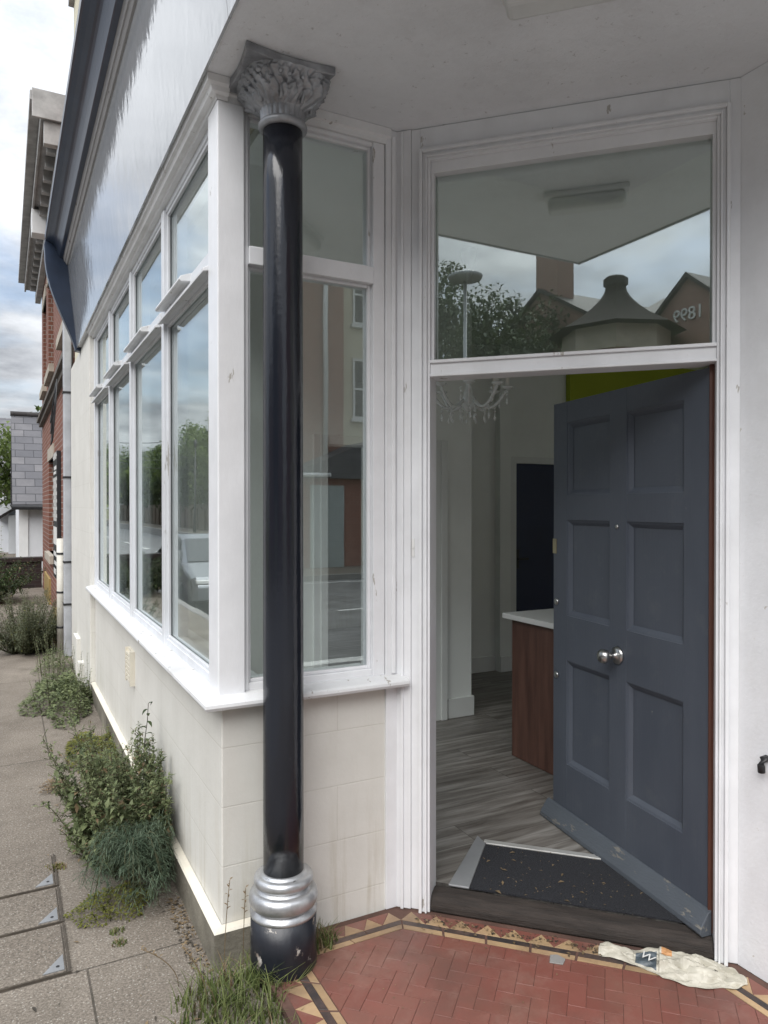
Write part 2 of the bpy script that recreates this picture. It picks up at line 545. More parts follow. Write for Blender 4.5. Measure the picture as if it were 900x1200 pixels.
def black_paint(name, wear, under=(0.20, 0.16, 0.13), rg=0.16):
    m, t, b = nodes(name)
    col = (0.010, 0.012, 0.018)
    nw = nz(t, 11, 9, 0.7, stretch=(1, 1, 0.8))
    tcn = t.nodes.new('ShaderNodeTexCoord'); s = t.nodes.new('ShaderNodeSeparateXYZ')
    lnk(t, tcn.outputs['Object'], s.inputs[0])
    rw = ramp(t, nw.outputs['Fac'], [(wear, 0.0), (wear + 0.02, 1.0)])
    nu = nz(t, 20, 4, 0.6)
    un = ramp(t, nu.outputs['Fac'], [(0.4, under), (0.6, (0.42, 0.40, 0.37))])
    c = mixc(t, rw.outputs[0], col, un.outputs[0])
    lnk(t, c, b.inputs['Base Color'])
    lnk(t, ramp(t, rw.outputs[0], [(0, rg), (1, 0.85)]).outputs[0], b.inputs['Roughness'])
    b.inputs['Specular IOR Level'].default_value = 0.6
    nb = nz(t, 14, 5, 0.6, stretch=(1, 1, 0.22))
    p = bump(t, b, nb.outputs['Fac'], 0.5, 0.006)
    nb2 = nz(t, 70, 4, 0.6)
    bump(t, b, nb2.outputs['Fac'], 0.12, 0.003, p)
    return m
M['black'] = black_paint('black_gloss', 0.675, under=(0.10, 0.10, 0.11))
M['black_ped'] = black_paint('black_pedestal_paint', 0.585, rg=0.38)
def silver():
    m, t, b = nodes('silver_paint')
    n = nz(t, 16, 8, 0.65)
    c = ramp(t, n.outputs['Fac'], [(0.3, (0.34, 0.35, 0.36)), (0.6, (0.55, 0.56, 0.57))]).outputs[0]
    n3 = nz(t, 24, 8, 0.7)
    f = ramp(t, n3.outputs['Fac'], [(0.66, 0.0), (0.68, 1.0)])
    c = mixc(t, f.outputs[0], c, (0.05, 0.045, 0.045))
    lnk(t, c, b.inputs['Base Color'])
    b.inputs['Metallic'].default_value = 0.75
    b.inputs['Roughness'].default_value = 0.36
    nb = nz(t, 40, 5, 0.6)
    bump(t, b, nb.outputs['Fac'], 0.25, 0.004)
    return m
M['silver'] = silver()
M['silver_dull'] = simple('silver_capital_paint', (0.35, 0.36, 0.38), 0.38, 0.45, 14, 60, 0.3, metallic=0.4)
M['door'] = worn_paint('slate_blue_paint', (0.072, 0.086, 0.106), (0.24, 0.24, 0.23), 0.42, 0.755, 14, 0.15, vary=0.10, stretch=(1, 1, 0.3), dirt=(0.085, 0.095, 0.115), dirt_amt=0.3)
def door_paint():
    m, t, b = nodes('slate_blue_paint')
    n = nz(t, 3.5, 8, 0.65, stretch=(1, 1, 0.35))
    c = ramp(t, n.outputs['Fac'], [(0.3, (0.062, 0.073, 0.095)), (0.7, (0.083, 0.096, 0.120))]).outputs[0]
    nd = nz(t, 8, 9, 0.75)
    c = mixc(t, ramp(t, nd.outputs['Fac'], [(0.55, 0.0), (0.72, 0.35)]).outputs[0], c, (0.13, 0.14, 0.15))
    ns = nz(t, 34, 6, 0.7, stretch=(1, 1, 0.5))
    c = mixc(t, ramp(t, ns.outputs['Fac'], [(0.69, 0.0), (0.71, 0.6)]).outputs[0], c, (0.24, 0.24, 0.23))
    lnk(t, c, b.inputs['Base Color'])
    lnk(t, ramp(t, n.outputs['Fac'], [(0.3, 0.36), (0.7, 0.52)]).outputs[0], b.inputs['Roughness'])
    br = nz(t, 40, 4, 0.6, stretch=(3, 3, 0.12))
    p = bump(t, b, br.outputs['Fac'], 0.22, 0.003)
    n5 = nz(t, 7, 4, 0.6)
    bump(t, b, n5.outputs['Fac'], 0.15, 0.006, p)
    return m
M['door'] = door_paint()
M['weatherboard'] = worn_paint('weatherboard_paint', (0.082, 0.095, 0.112), (0.17, 0.165, 0.15), 0.5, 0.60, 16, 0.5, stretch=(0.6, 2, 2))
M['brown_edge'] = simple('brown_timber', (0.085, 0.030, 0.018), 0.5, 0.4, 5, 40, 0.2, stretch=(3, 3, 0.3))
M['steel'] = simple('satin_steel', (0.50, 0.50, 0.49), 0.28, 0.1, 8, 60, 0.05, metallic=1.0)
M['brass'] = simple('brass', (0.45, 0.40, 0.27), 0.4, 0.2, 8, 60, 0.05, metallic=0.8)
M['alum'] = simple('aluminium_strip', (0.60, 0.60, 0.58), 0.4, 0.2, 10, 60, 0.1, metallic=0.5)
M['threshold'] = simple('threshold_timber', (0.030, 0.023, 0.019), 0.8, 0.6, 7, 40, 0.9, stretch=(1, 6, 6))
M['glass'] = glass_mat('window_glass', 0.16, wav=0.0002)
M['glass_side'] = glass_mat('side_window_glass', 0.10, wav=0.0004, power=3.2)
M['glass_transom'] = glass_mat('transom_glass', 0.28, (0.88, 0.92, 0.90), wav=0.0002)
M['int_wall'] = simple('interior_white', (0.82, 0.85, 0.82), 0.8, 0.05, 3, 80, 0.05)
M['int_trim'] = simple('interior_gloss', (0.72, 0.74, 0.72), 0.4, 0.05, 3, 60, 0.05)
M['lime'] = simple('lime_wall', (0.36, 0.42, 0.035), 0.8, 0.05, 3, 60, 0.05)
M['navy_door'] = simple('navy_inner_door', (0.016, 0.025, 0.065), 0.5, 0.1, 3, 60, 0.05)

def planks():
    m, t, b = nodes('grey_plank_floor')
    tcn = t.nodes.new('ShaderNodeTexCoord')
    bt = t.nodes.new('ShaderNodeTexBrick')
    bt.inputs['Scale'].default_value = 1
    bt.inputs['Brick Width'].default_value = 1.2
    bt.inputs['Row Height'].default_value = 0.18
    bt.inputs['Mortar Size'].default_value = 0.0015
    bt.inputs['Color1'].default_value = (0.25, 0.25, 0.25, 1)
    bt.inputs['Color2'].default_value = (0.75, 0.75, 0.75, 1)
    lnk(t, tcn.outputs['Object'], bt.inputs['Vector'])
    ad = t.nodes.new('ShaderNodeVectorMath'); ad.operation = 'ADD'
    ms_ = t.nodes.new('ShaderNodeVectorMath'); ms_.operation = 'SCALE'; ms_.inputs['Scale'].default_value = 9
    lnk(t, bt.outputs['Color'], ms_.inputs[0])
    lnk(t, tcn.outputs['Object'], ad.inputs[0]); lnk(t, ms_.outputs[0], ad.inputs[1])
    mp = t.nodes.new('ShaderNodeMapping'); mp.inputs['Scale'].default_value = (1.3, 17, 1)
    lnk(t, ad.outputs[0], mp.inputs[0])
    n = t.nodes.new('ShaderNodeTexNoise'); n.inputs['Scale'].default_value = 1.6; n.inputs['Detail'].default_value = 8; n.inputs['Roughness'].default_value = 0.62
    n.inputs['Distortion'].default_value = 0.5
    lnk(t, mp.outputs[0], n.inputs['Vector'])
    c = ramp(t, n.outputs['Fac'], [(0.30, (0.085, 0.072, 0.062)), (0.5, (0.22, 0.205, 0.185)), (0.68, (0.36, 0.345, 0.32))]).outputs[0]
    c = mixc(t, 0.35, c, bt.outputs['Color'], 'MULTIPLY')
    c = mixc(t, bt.outputs['Fac'], c, (0.05, 0.045, 0.04))
    lnk(t, c, b.inputs['Base Color'])
    b.inputs['Roughness'].default_value = 0.42
    return m
M['planks'] = planks()

def mat_carpet():
    m, t, b = nodes('coir_mat')
    n = nz(t, 160, 3, 0.7)
    c = ramp(t, n.outputs['Fac'], [(0.35, (0.006, 0.007, 0.010)), (0.7, (0.035, 0.037, 0.045))]).outputs[0]
    n2_ = nz(t, 55, 5, 0.8)
    c = mixc(t, ramp(t, n2_.outputs['Fac'], [(0.655, 0.0), (0.675, 0.8)]).outputs[0], c, (0.24, 0.20, 0.15))
    lnk(t, c, b.inputs['Base Color'])
    b.inputs['Roughness'].default_value = 0.95
    bump(t, b, n.outputs['Fac'], 1.0, 0.01)
    return m
M['mat'] = mat_carpet()

def desk_wood():
    m, t, b = nodes('desk_veneer')
    n = nz(t, 2.0, 7, 0.6, stretch=(9, 9, 0.9))
    c = ramp(t, n.outputs['Fac'], [(0.3, (0.070, 0.034, 0.026)), (0.7, (0.155, 0.078, 0.058))]).outputs[0]
    lnk(t, c, b.inputs['Base Color']); b.inputs['Roughness'].default_value = 0.4
    return m
M['desk'] = desk_wood()
M['desk_top'] = simple('desk_top', (0.75, 0.76, 0.74), 0.3, 0.04, 4, 60, 0.0)

def pavement_mat(name='pavement_concrete', bw=1.7, bh=2.35, yoff=0.19):
    m, t, b = nodes(name)
    tcn = t.nodes.new('ShaderNodeTexCoord')
    mp = t.nodes.new('ShaderNodeMapping'); mp.inputs['Location'].default_value = (0.42, -yoff, 0)
    lnk(t, tcn.outputs['Object'], mp.inputs[0])
    bt = t.nodes.new('ShaderNodeTexBrick'); bt.inputs['Scale'].default_value = 1
    bt.inputs['Brick Width'].default_value = bw; bt.inputs['Row Height'].default_value = bh
    bt.inputs['Mortar Size'].default_value = 0.004; bt.inputs['Mortar Smooth'].default_value = 0.2
    bt.inputs['Color1'].default_value = (0.46, 0.46, 0.46, 1); bt.inputs['Color2'].default_value = (0.54, 0.54, 0.54, 1)
    lnk(t, mp.outputs[0], bt.inputs['Vector'])
    n = nz(t, 1.3, 9, 0.7)
    c = ramp(t, n.outputs['Fac'], [(0.28, (0.130, 0.111, 0.091)), (0.72, (0.255, 0.224, 0.188))]).outputs[0]
    n2_ = nz(t, 120, 4, 0.75)
    c = mixc(t, 0.75, c, ramp(t, n2_.outputs['Fac'], [(0.33, 0.35), (0.5, 0.92), (0.66, 1.6)]).outputs[0], 'MULTIPLY')
    vo = t.nodes.new('ShaderNodeTexVoronoi'); vo.inputs['Scale'].default_value = 75
    lnk(t, tcn.outputs['Object'], vo.inputs['Vector'])
    c = mixc(t, ramp(t, vo.outputs['Distance'], [(0.14, 0.75), (0.24, 0.0)]).outputs[0], c, (0.38, 0.36, 0.32))
    c = mixc(t, 0.5, c, bt.outputs['Color'], 'OVERLAY')
    n3 = nz(t, 4.5, 10, 0.72)
    c = mixc(t, ramp(t, n3.outputs['Fac'], [(0.54, 0.0), (0.70, 0.60)]).outputs[0], c, (0.105, 0.092, 0.074))
    jn = nz(t, 6, 4, 0.6)
    jm = t.nodes.new('ShaderNodeMath'); jm.operation = 'MULTIPLY'
    lnk(t, bt.outputs['Fac'], jm.inputs[0]); lnk(t, ramp(t, jn.outputs['Fac'], [(0.42, 0.05), (0.68, 0.75)]).outputs[0], jm.inputs[1])
    c = mixc(t, jm.outputs[0], c, (0.055, 0.050, 0.040))
    lnk(t, c, b.inputs['Base Color'])
    b.inputs['Roughness'].default_value = 0.9; b.inputs['Specular IOR Level'].default_value = 0.2
    inv = t.nodes.new('ShaderNodeMath'); inv.operation = 'SUBTRACT'; inv.inputs[0].default_value = 1
    lnk(t, bt.outputs['Fac'], inv.inputs[1])
    p = bump(t, b, inv.outputs[0], 0.6, 0.006)
    bump(t, b, n2_.outputs['Fac'], 0.6, 0.004, p)
    return m
M['pavement'] = pavement_mat()
M['cover_fill'] = pavement_mat('cover_infill', 9, 9, 0.0)
M['asphalt'] = simple('asphalt', (0.20, 0.20, 0.20), 0.85, 0.35, 2, 90, 0.5, spec=0.25)
M['rim'] = simple('rusty_rim', (0.075, 0.062, 0.048), 0.8, 0.5, 12, 60, 0.3)
M['kerb'] = simple('kerb_stone', (0.27, 0.26, 0.25), 0.85, 0.25, 4, 60, 0.3, spec=0.2)
M['paint_line'] = simple('road_paint', (0.70, 0.70, 0.68), 0.7, 0.25, 8, 60, 0.2)
M['earth'] = simple('ground_earth', (0.10, 0.105, 0.05), 0.95, 0.4, 0.5, 8, 0.4, spec=0.1)
M['brick'] = bricks('red_brick', (0.225, 0.092, 0.062), (0.175, 0.068, 0.048), (0.34, 0.31, 0.28))
M['brick_dull'] = bricks('brown_brick', (0.315, 0.185, 0.148), (0.255, 0.145, 0.115), (0.38, 0.34, 0.30))
M['brick_warm'] = bricks('warm_brick', (0.36, 0.165, 0.12), (0.29, 0.13, 0.095), (0.36, 0.31, 0.27))
M['brick_dark'] = bricks('dark_brick', (0.040, 0.026, 0.024), (0.028, 0.020, 0.020), (0.055, 0.048, 0.045))
M['slate'] = bricks('roof_slates', (0.115, 0.115, 0.125), (0.185, 0.180, 0.185), (0.045, 0.045, 0.05), 0.42, 0.19, 0.008, 0.0, 0.7, 0.6, slope=True)
M['slate_dark'] = bricks('roof_slates_dark', (0.040, 0.036, 0.036), (0.058, 0.053, 0.052), (0.02, 0.02, 0.02), 0.3, 0.16, 0.006, 0, 0.5, 0.6)
M['render_white'] = simple('white_render', (0.66, 0.68, 0.71), 0.8, 0.12, 1.2, 30, 0.15)
M['render_cream'] = simple('cream_render', (0.62, 0.58, 0.45), 0.8, 0.12, 1.2, 30, 0.15)
M['stone'] = simple('stone_sill', (0.40, 0.36, 0.30), 0.85, 0.3, 4, 40, 0.3)
M['dark_stone'] = simple('dark_stone', (0.13, 0.115, 0.10), 0.85, 0.4, 4, 40, 0.3)
M['upvc'] = simple('white_frame', (0.74, 0.75, 0.75), 0.4, 0.08, 4, 60, 0.05)
M['dirty_white'] = simple('dirty_white_timber', (0.40, 0.39, 0.38), 0.6, 0.35, 6, 40, 0.2)
M['dark_glass'] = simple('far_glass', (0.02, 0.024, 0.028), 0.06, 0.2, 3, 20, 0.0, spec=0.8)
M['iron'] = simple('black_iron', (0.018, 0.018, 0.02), 0.45, 0.3, 10, 60, 0.2)
M['galv'] = simple('galvanised', (0.30, 0.31, 0.32), 0.5, 0.15, 6, 60, 0.05, metallic=0.4)
M['pipe'] = simple('painted_pipe', (0.40, 0.415, 0.44), 0.45, 0.2, 7, 60, 0.1)
M['pipe_cream'] = simple('cream_pipe', (0.58, 0.56, 0.50), 0.5, 0.2, 7, 60, 0.1)
M['fence_wood'] = simple('fence_timber', (0.115, 0.085, 0.060), 0.85, 0.4, 5, 40, 0.3, stretch=(6, 6, .5))
M['bark'] = simple('bark', (0.085, 0.065, 0.048), 0.95, 0.4, 7, 30, 0.6, stretch=(3, 3, .6))
M['leaf_tree'] = leafmat('tree_leaves', (0.050, 0.085, 0.022), (0.165, 0.215, 0.060), 0.9, transl=0.4)
M['leaf_dark'] = leafmat('dark_leaves', (0.018, 0.034, 0.014), (0.070, 0.100, 0.034), 0.9)
M['leaf_weed'] = leafmat('weed_leaves', (0.050, 0.074, 0.030), (0.205, 0.238, 0.115), 8)
M['leaf_fennel'] = leafmat('fennel_fronds', (0.030, 0.054, 0.032), (0.115, 0.155, 0.100), 10)
M['leaf_shrub'] = leafmat('shrub_leaves', (0.075, 0.095, 0.050), (0.20, 0.22, 0.14), 6)
M['leaf_yellow'] = leafmat('yellow_green_leaves', (0.070, 0.085, 0.015), (0.20, 0.20, 0.045), 10)
M['grass'] = leafmat('grass_blades', (0.045, 0.075, 0.018), (0.170, 0.195, 0.070), 7)
M['dry'] = leafmat('dry_stalks', (0.14, 0.10, 0.055), (0.27, 0.20, 0.12), 7)
M['stem'] = simple('plant_stems', (0.075, 0.075, 0.035), 0.7, 0.3, 20, 60, 0.1)
M['stem_dark'] = simple('dark_stems', (0.045, 0.038, 0.028), 0.7, 0.3, 20, 60, 0.1)
M['plastic_white'] = simple('white_plastic', (0.70, 0.70, 0.69), 0.4, 0.05, 6, 60, 0.05)
M['diffuser'] = simple('frosted_diffuser', (0.60, 0.61, 0.60), 0.35, 0.1, 5, 40, 0.1)
M['crystal'] = simple('crystal', (0.75, 0.77, 0.76), 0.08, 0.1, 30, 60, 0.0, spec=1.0)
M['candle'] = simple('candle_tube', (0.78, 0.76, 0.70), 0.5, 0.05, 6, 60, 0.0)
M['car_paint'] = simple('silver_car_paint', (0.17, 0.18, 0.195), 0.22, 0.03, 3, 60, 0.0, metallic=0.6, spec=0.8)
M['rubber'] = simple('tyre_rubber', (0.015, 0.015, 0.016), 0.8, 0.2, 10, 60, 0.2)
M['lamp_lens'] = simple('lamp_lens', (0.55, 0.56, 0.56), 0.1, 0.1, 20, 60, 0.0, spec=0.9)
M['text_white'] = simple('white_lettering', (0.62, 0.62, 0.60), 0.6, 0.1, 10, 60, 0.0)
M['sign_black'] = simple('sign_black', (0.02, 0.022, 0.025), 0.4, 0.2, 10, 60, 0.05)

def tile_mat(name, col, vary=0.3, rough=0.38):
    m, t, b = nodes(name)
    g = t.nodes.new('ShaderNodeNewGeometry')
    r = ramp(t, g.outputs['Random Per Island'], [(0.0, dark(col, 1 - vary)), (1.0, dark(col, 1 + vary * 0.6))])
    n = nz(t, 5, 9, 0.72)
    c = mixc(t, ramp(t, n.outputs['Fac'], [(0.45, 0.0), (0.75, 0.6)]).outputs[0], r.outputs[0], (0.165, 0.088, 0.062))
    n2_ = nz(t, 45, 7, 0.8)
    c = mixc(t, ramp(t, n2_.outputs['Fac'], [(0.70, 0.0), (0.74, 0.6)]).outputs[0], c, (0.34, 0.29, 0.24))
    n4 = nz(t, 2.1, 6, 0.65)
    c = mixc(t, ramp(t, n4.outputs['Fac'], [(0.50, 0.0), (0.70, 0.6)]).outputs[0], c, (0.085, 0.058, 0.046))
    n6 = nz(t, 3.3, 9, 0.75)
    c = mixc(t, ramp(t, n6.outputs['Fac'], [(0.52, 0.0), (0.70, 0.45)]).outputs[0], c, (0.27, 0.175, 0.14))
    lnk(t, c, b.inputs['Base Color'])
    n3 = nz(t, 8, 6, 0.6)
    lnk(t, ramp(t, n3.outputs['Fac'], [(0.3, rough), (0.7, rough + 0.28)]).outputs[0], b.inputs['Roughness'])
    nb = nz(t, 60, 5, 0.6)
    bump(t, b, nb.outputs['Fac'], 0.2, 0.003)
    return m
M['tile_red'] = tile_mat('red_tiles', (0.185, 0.066, 0.050), 0.10)
M['tile_buff'] = tile_mat('buff_tiles', (0.42, 0.29, 0.16), 0.2)
M['tile_black'] = tile_mat('black_tiles', (0.030, 0.028, 0.030), 0.3)
M['grout'] = simple('tile_bed', (0.105, 0.056, 0.042), 0.9, 0.4, 9, 60, 0.3)

# =================================================================== GROUND
def struct(o):
    o['kind'] = 'structure'
    return o

mb = MB()
mb.box(-600, 600, -600, 600, -1.4, -0.60)
struct(mb.obj('ground', M['earth']))
mb = MB()
mb.box(-9.0, -1.95, -200, 5.0, -0.74, -0.12)
vs = []
for y, z in ((5.0, -0.12), (7.5, -0.20), (10.0, -0.36), (12.5, -0.46), (220.0, -0.46)):
    vs += [(-9.0, y, z), (-1.95, y, z), (-9.0, y, -0.74), (-1.95, y, -0.74)]
mb.add(vs, [f for k in range(4) for f in ((4*k, 4*k+1, 4*k+5, 4*k+4), (4*k+2, 4*k+6, 4*k+7, 4*k+3), (4*k, 4*k+4, 4*k+6, 4*k+2), (4*k+1, 4*k+3, 4*k+7, 4*k+5))] + [(0, 2, 3, 1), (16, 17, 19, 18)])
mb.box(-1.95, 200, -13.0, -4.0, -0.74, -0.12)
struct(mb.obj('road', M['asphalt']))
mb = MB()
mb.prism([(-1.80, -3.85), (60, -3.85), (60, 0.3), (0.3, 0.3), (0.3, 60), (-1.80, 60)], -0.75, 0.0)
struct(mb.obj('pavement', M['pavement']))
mb = MB()
mb.prism([(-1.80, -3.85), (-1.80, 60), (-1.95, 60), (-1.95, -4.0), (60, -4.0), (60, -3.85)], -0.75, 0.004)
struct(mb.obj('kerb', M['kerb'], bevel=0.02))
mb = MB()
mb.box(-11.2, -9.15, -13.0, 200, -0.75, 0.0)
mb.box(-9.0, 80, -15.0, -13.15, -0.75, 0.0)
struct(mb.obj('far_pavement', M['pavement']))
mb = MB()
mb.box(-9.149, -9.001, -13.0, 200, -0.75, 0.006)
mb.box(-9.0, 80, -13.15, -13.0, -0.75, 0.006)
struct(mb.obj('far_kerb', M['kerb']))
mb = MB()
for k in range(14):
    mb.box(0 + k * 4.2, 2.6 + k * 4.2, -8.45, -8.33, -0.1195, -0.116)
    if k > 1: mb.box(-5.5, -5.38, 4 + k * 5, 6.6 + k * 5, -0.4595, -0.456)
mb.box(-1.5, 60, -12.6, -12.5, -0.1195, -0.116)
mb.box(-1.5, 3.0, -4.9, -4.7, -0.1195, -0.116)
struct(mb.obj('road_markings', M['paint_line']))

# =================================================================== SHOP
shop = thing('corner_shop', 'empty white and cream corner shop with open dark blue door and recessed porch', 'shop')
ZS = 3.06          # soffit level
# stall riser and far pier
mb = MB()
mb.prism([(0, 0), (0.655, 0), (0.655, 0.2), (0.2, 0.2), (0.2, 3.975), (0, 3.975)], 0.0, 0.905)
mb.box(-0.04, 0.25, 3.98, 5.85, 0.0, 3.05)
mb.box(-0.075, 0.0, 4.85, 5.2, 0.0, 0.36)
mb.box(-0.085, 0.0, 4.50, 4.62, 0.0, 0.20)
mb.obj('wall', M['cream'], shop, bevel=0.004)
# plinth
mb = MB()
pf = [(0.036, 0.0), (0.036, 0.128), (0.030, 0.134), (0.002, 0.139), (0.002, 0.0)]
path_l = [(0, 3.97, -1, 0), (0, 0, -1, -1), (0.19, 0, 0, -1)]
mb.sweep(pf, path_l)
pl = mb.obj('plinth', [M['plinth'], M['cream_trim']], shop)
for p in pl.data.polygons:
    if abs(p.normal.z) > 0.3 and p.center.z > 0.1:
        p.material_index = 1
# sill
mb = MB()
sp_ = [(-0.09, 0.952), (0.02, 0.945), (0.066, 0.934), (0.073, 0.928), (0.075, 0.918), (0.070, 0.908), (0.058, 0.904), (0.0, 0.9055), (-0.09, 0.9055)]
mb.sweep(sp_, [(0, 3.99, -1, 0), (0, 0, -1, -1), (0.712, 0, 0, -1)])
mb.obj('sill', M['white_worn'], shop)
# air vent
mb = MB()
mb.box(-0.012, 0.0, 1.90, 2.09, 0.555, 0.755)
for k in range(7):
    mb.box(-0.026, -0.012, 1.915, 2.075, 0.57 + k * 0.025, 0.584 + k * 0.025)
mb.box(-0.028, -0.012, 1.90, 1.914, 0.555, 0.755); mb.box(-0.028, -0.012, 2.076, 2.09, 0.555, 0.755)
mb.obj('air_vent', M['cream_trim'], shop)

# corner post
mb = MB()
mb.prism([(-0.016, -0.016), (0.080, -0.016), (0.080, 0.06), (0.06, 0.115), (-0.016, 0.115)], 0.936, 3.0)
mb.obj('corner_post', M['white'], shop, bevel=0.004)

# long window on the street side (frame + panes)
bays = [(0.115, 0.990), (1.048, 1.990), (2.048, 2.960), (3.018, 3.905)]
mb = MB()
for a, b_ in ((0.990, 1.048), (1.990, 2.048), (2.960, 3.018), (3.905, 3.978)):
    mb.box(-0.006, 0.105, a, b_, 0.945, 2.985)
for a, b_ in bays:
    mb.box(0.004, 0.10, a, b_, 2.972, 3.0)           # head
    mb.box(-0.012, 0.10, a, b_, 2.452, 2.520)         # transom
    mb.box(0.002, 0.10, a, b_, 0.945, 0.980)         # bottom rail
    for z0, z1 in ((0.980, 2.452), (2.520, 2.972)):  # beads round each pane
        mb.box(0.010, 0.024, a, a + 0.014, z0, z1)
        mb.box(0.010, 0.024, b_ - 0.014, b_, z0, z1)
        mb.box(0.010, 0.024, a + 0.014, b_ - 0.014, z0, z0 + 0.016)
        mb.box(0.010, 0.024, a + 0.014, b_ - 0.014, z1 - 0.016, z1)
win1 = mb.obj('window_frame', M['white_flaky'], shop, bevel=0.003)
for a, b_ in bays:
    mb = MB(); mb.box(0.026, 0.031, a - 0.005, b_ + 0.005, 0.972, 2.46)
    mb.obj('pane', M['glass_side'], win1)
    mb = MB(); mb.box(0.026, 0.031, a - 0.005, b_ + 0.005, 2.512, 2.98)
    mb.obj('pane', M['glass_side'], win1)
for a, b_ in bays:
    mb = MB()
    y0, y1 = a + 0.30, b_ - 0.06
    prof = [(-0.012, 2.535), (0.050, 2.512), (0.056, 2.498), (0.050, 2.490), (-0.012, 2.497)]
    mb.sweep(prof, [(0, y1, -1, 0), (0, y0, -1, 0)])
    prof = [(0.012, 2.47), (0.034, 2.458), (0.034, 2.446), (0.012, 2.450)]
    mb.sweep(prof, [(0, b_, -1, 0), (0, a, -1, 0)])
    mb.obj('drip_rail', M['white_worn'], win1, bevel=0.002)

# return window behind the column
mb = MB()
mb.box(0.080, 0.098, 0.0, 0.09, 0.945, 3.0)
mb.box(0.590, 0.640, -0.004, 0.09, 0.945, 3.0)
a, b_ = 0.098, 0.590
mb.box(a, b_, 0.0, 0.09, 2.985, 3.0)
mb.box(a, b_, -0.010, 0.09, 2.455, 2.518)
mb.box(a, b_, 0.004, 0.09, 0.945, 0.972)
for z0, z1 in ((0.972, 2.455), (2.518, 2.985)):
    mb.box(a, a + 0.012, 0.016, 0.034, z0, z1)
    mb.box(b_ - 0.014, b_, 0.016, 0.034, z0, z1)
    mb.box(a + 0.012, b_ - 0.014, 0.016, 0.034, z0, z0 + 0.012)
    mb.box(a + 0.012, b_ - 0.014, 0.016, 0.034, z1 - 0.012, z1)
win2 = mb.obj('window_frame', M['white'], shop, bevel=0.003)
mb = MB(); mb.box(a - .004, b_ + .004, 0.036, 0.041, 0.965, 2.462); mb.obj('pane', M['glass'], win2)
mb = MB(); mb.box(a - .004, b_ + .004, 0.036, 0.041, 2.512, 2.992); mb.obj('pane', M['glass'], win2)

# head moulding under the soffit (both faces of the corner)
mb = MB()
hp = [(-0.09, 3.0005), (0.018, 3.0005), (0.022, 3.012), (0.040, 3.016), (0.046, 3.030), (0.058, 3.036), (0.062, 3.058), (-0.09, 3.058)]
mb.sweep(hp, [(0, 3.975, -1, 0), (0, 0, -1, -1), (0.02, 0, 0, -1)])
hp2 = [(-0.09, 3.0005), (0.010, 3.0005), (0.012, 3.022), (0.022, 3.026), (0.022, 3.058), (-0.09, 3.058)]
mb.sweep(hp2, [(0.0205, 0, 0, -1), (0.66, 0, 0, -1)])
mb.obj('head_moulding', M['header'], shop)

# ---- doorway, built in the door plane: x along the plane, -y outwards
MD = Matrix.Translation((0.70, 0, 0)) @ Matrix.Rotation(R(-45), 4, 'Z')
LD = 1.224
mb = MB()
mb.prism([(0.642, -0.012), (0.70 - 0.006, -0.012), (0.70 + 0.09, 0.09), (0.70, 0.1), (0.642, 0.1)], 0.03, 3.058)
mb.prism([(0.664, -0.020), (0.678, -0.024), (0.678, -0.012), (0.664, -0.012)], 0.95, 3.03)
mb.obj('corner_board', M['white'], shop, bevel=0.002)
mb = MB()
# casing: plain board + three steps, both sides and over the top
ZT = 2.968
def step(d0, d1, y0, top, inner_top):
    mb.box(d0, d1, y0, 0.09, 0.03, top)
    e0, e1 = 1.278 - d1, 1.278 - d0
    mb.box(e0, e1, y0, 0.09, 0.03, top)
    mb.box(d1, e0, y0, 0.09, inner_top, top)
step(0.058, 0.094, -0.010, 3.058, 2.9681)
step(0.094, 0.106, -0.036, 2.968, 2.956)
step(0.106, 0.117, -0.022, 2.956, 2.945)
step(0.117, 0.124, -0.030, 2.945, 2.938)
step(0.124, 0.134, -0.018, 2.938, 2.928)
mb.box(0.0, 0.0575, -0.016, 0.09, 0.03, 3.058)
mb.box(0.018, 0.030, -0.026, -0.016, 0.03, 3.05)
cas = mb.obj('door_casing', M['white'], shop, bevel=0.002, M=MD)
# inner linings and glazing bars round the transom light
mb = MB()
mb.box(0.134, 1.144, 0.0, 0.09, 2.885, 2.928)
mb.box(0.134, 1.144, -0.012, 0.09, 2.098, 2.150)
mb.box(0.134, 1.144, -0.022, 0.04, 2.150, 2.162)
mb.box(0.134, 1.144, -0.022, -0.012, 2.098, 2.108)
mb.box(0.134, 0.146, 0.0, 0.03, 2.162, 2.885)
mb.box(1.132, 1.144, 0.0, 0.03, 2.162, 2.885)
mb.obj('transom_frame', M['white'], shop, bevel=0.002, M=MD)
mb = MB(); mb.box(0.134, 1.144, 0.036, 0.041, 2.155, 2.89)
mb.obj('transom_pane', M['glass_transom'], shop, M=MD)
mb = MB()
mb.box(1.128, 1.1435, 0.030, 0.088, 0.10, 2.097)
mb.obj('hinge_jamb', M['brown_edge'], shop, M=MD)
mb = MB()
mb.box(0.060, 0.072, -0.0140, -0.0102, 1.405, 1.475)
mb.lathe([(0.004, 0), (0.004, 0.004)], 0, 0, 8, 0, M=Matrix.Translation((0.066, -0.0141, 1.44)) @ Matrix.Rotation(R(90), 4, 'X'))
mb.obj('strike_plate', M['plastic_white'], shop, M=MD)
mb = MB()
prof = [(-0.064, 0.0985), (-0.02, 0.093), (-0.004, 0.086), (0.006, 0.072), (0.012, 0.055), (0.013, 0.032), (-0.064, 0.032)]
mb.sweep(prof, [(1.1435, 0, 0, -1), (0.1345, 0, 0, -1)])
mb.obj('threshold', M['threshold'], shop, bevel=0.006, M=MD)

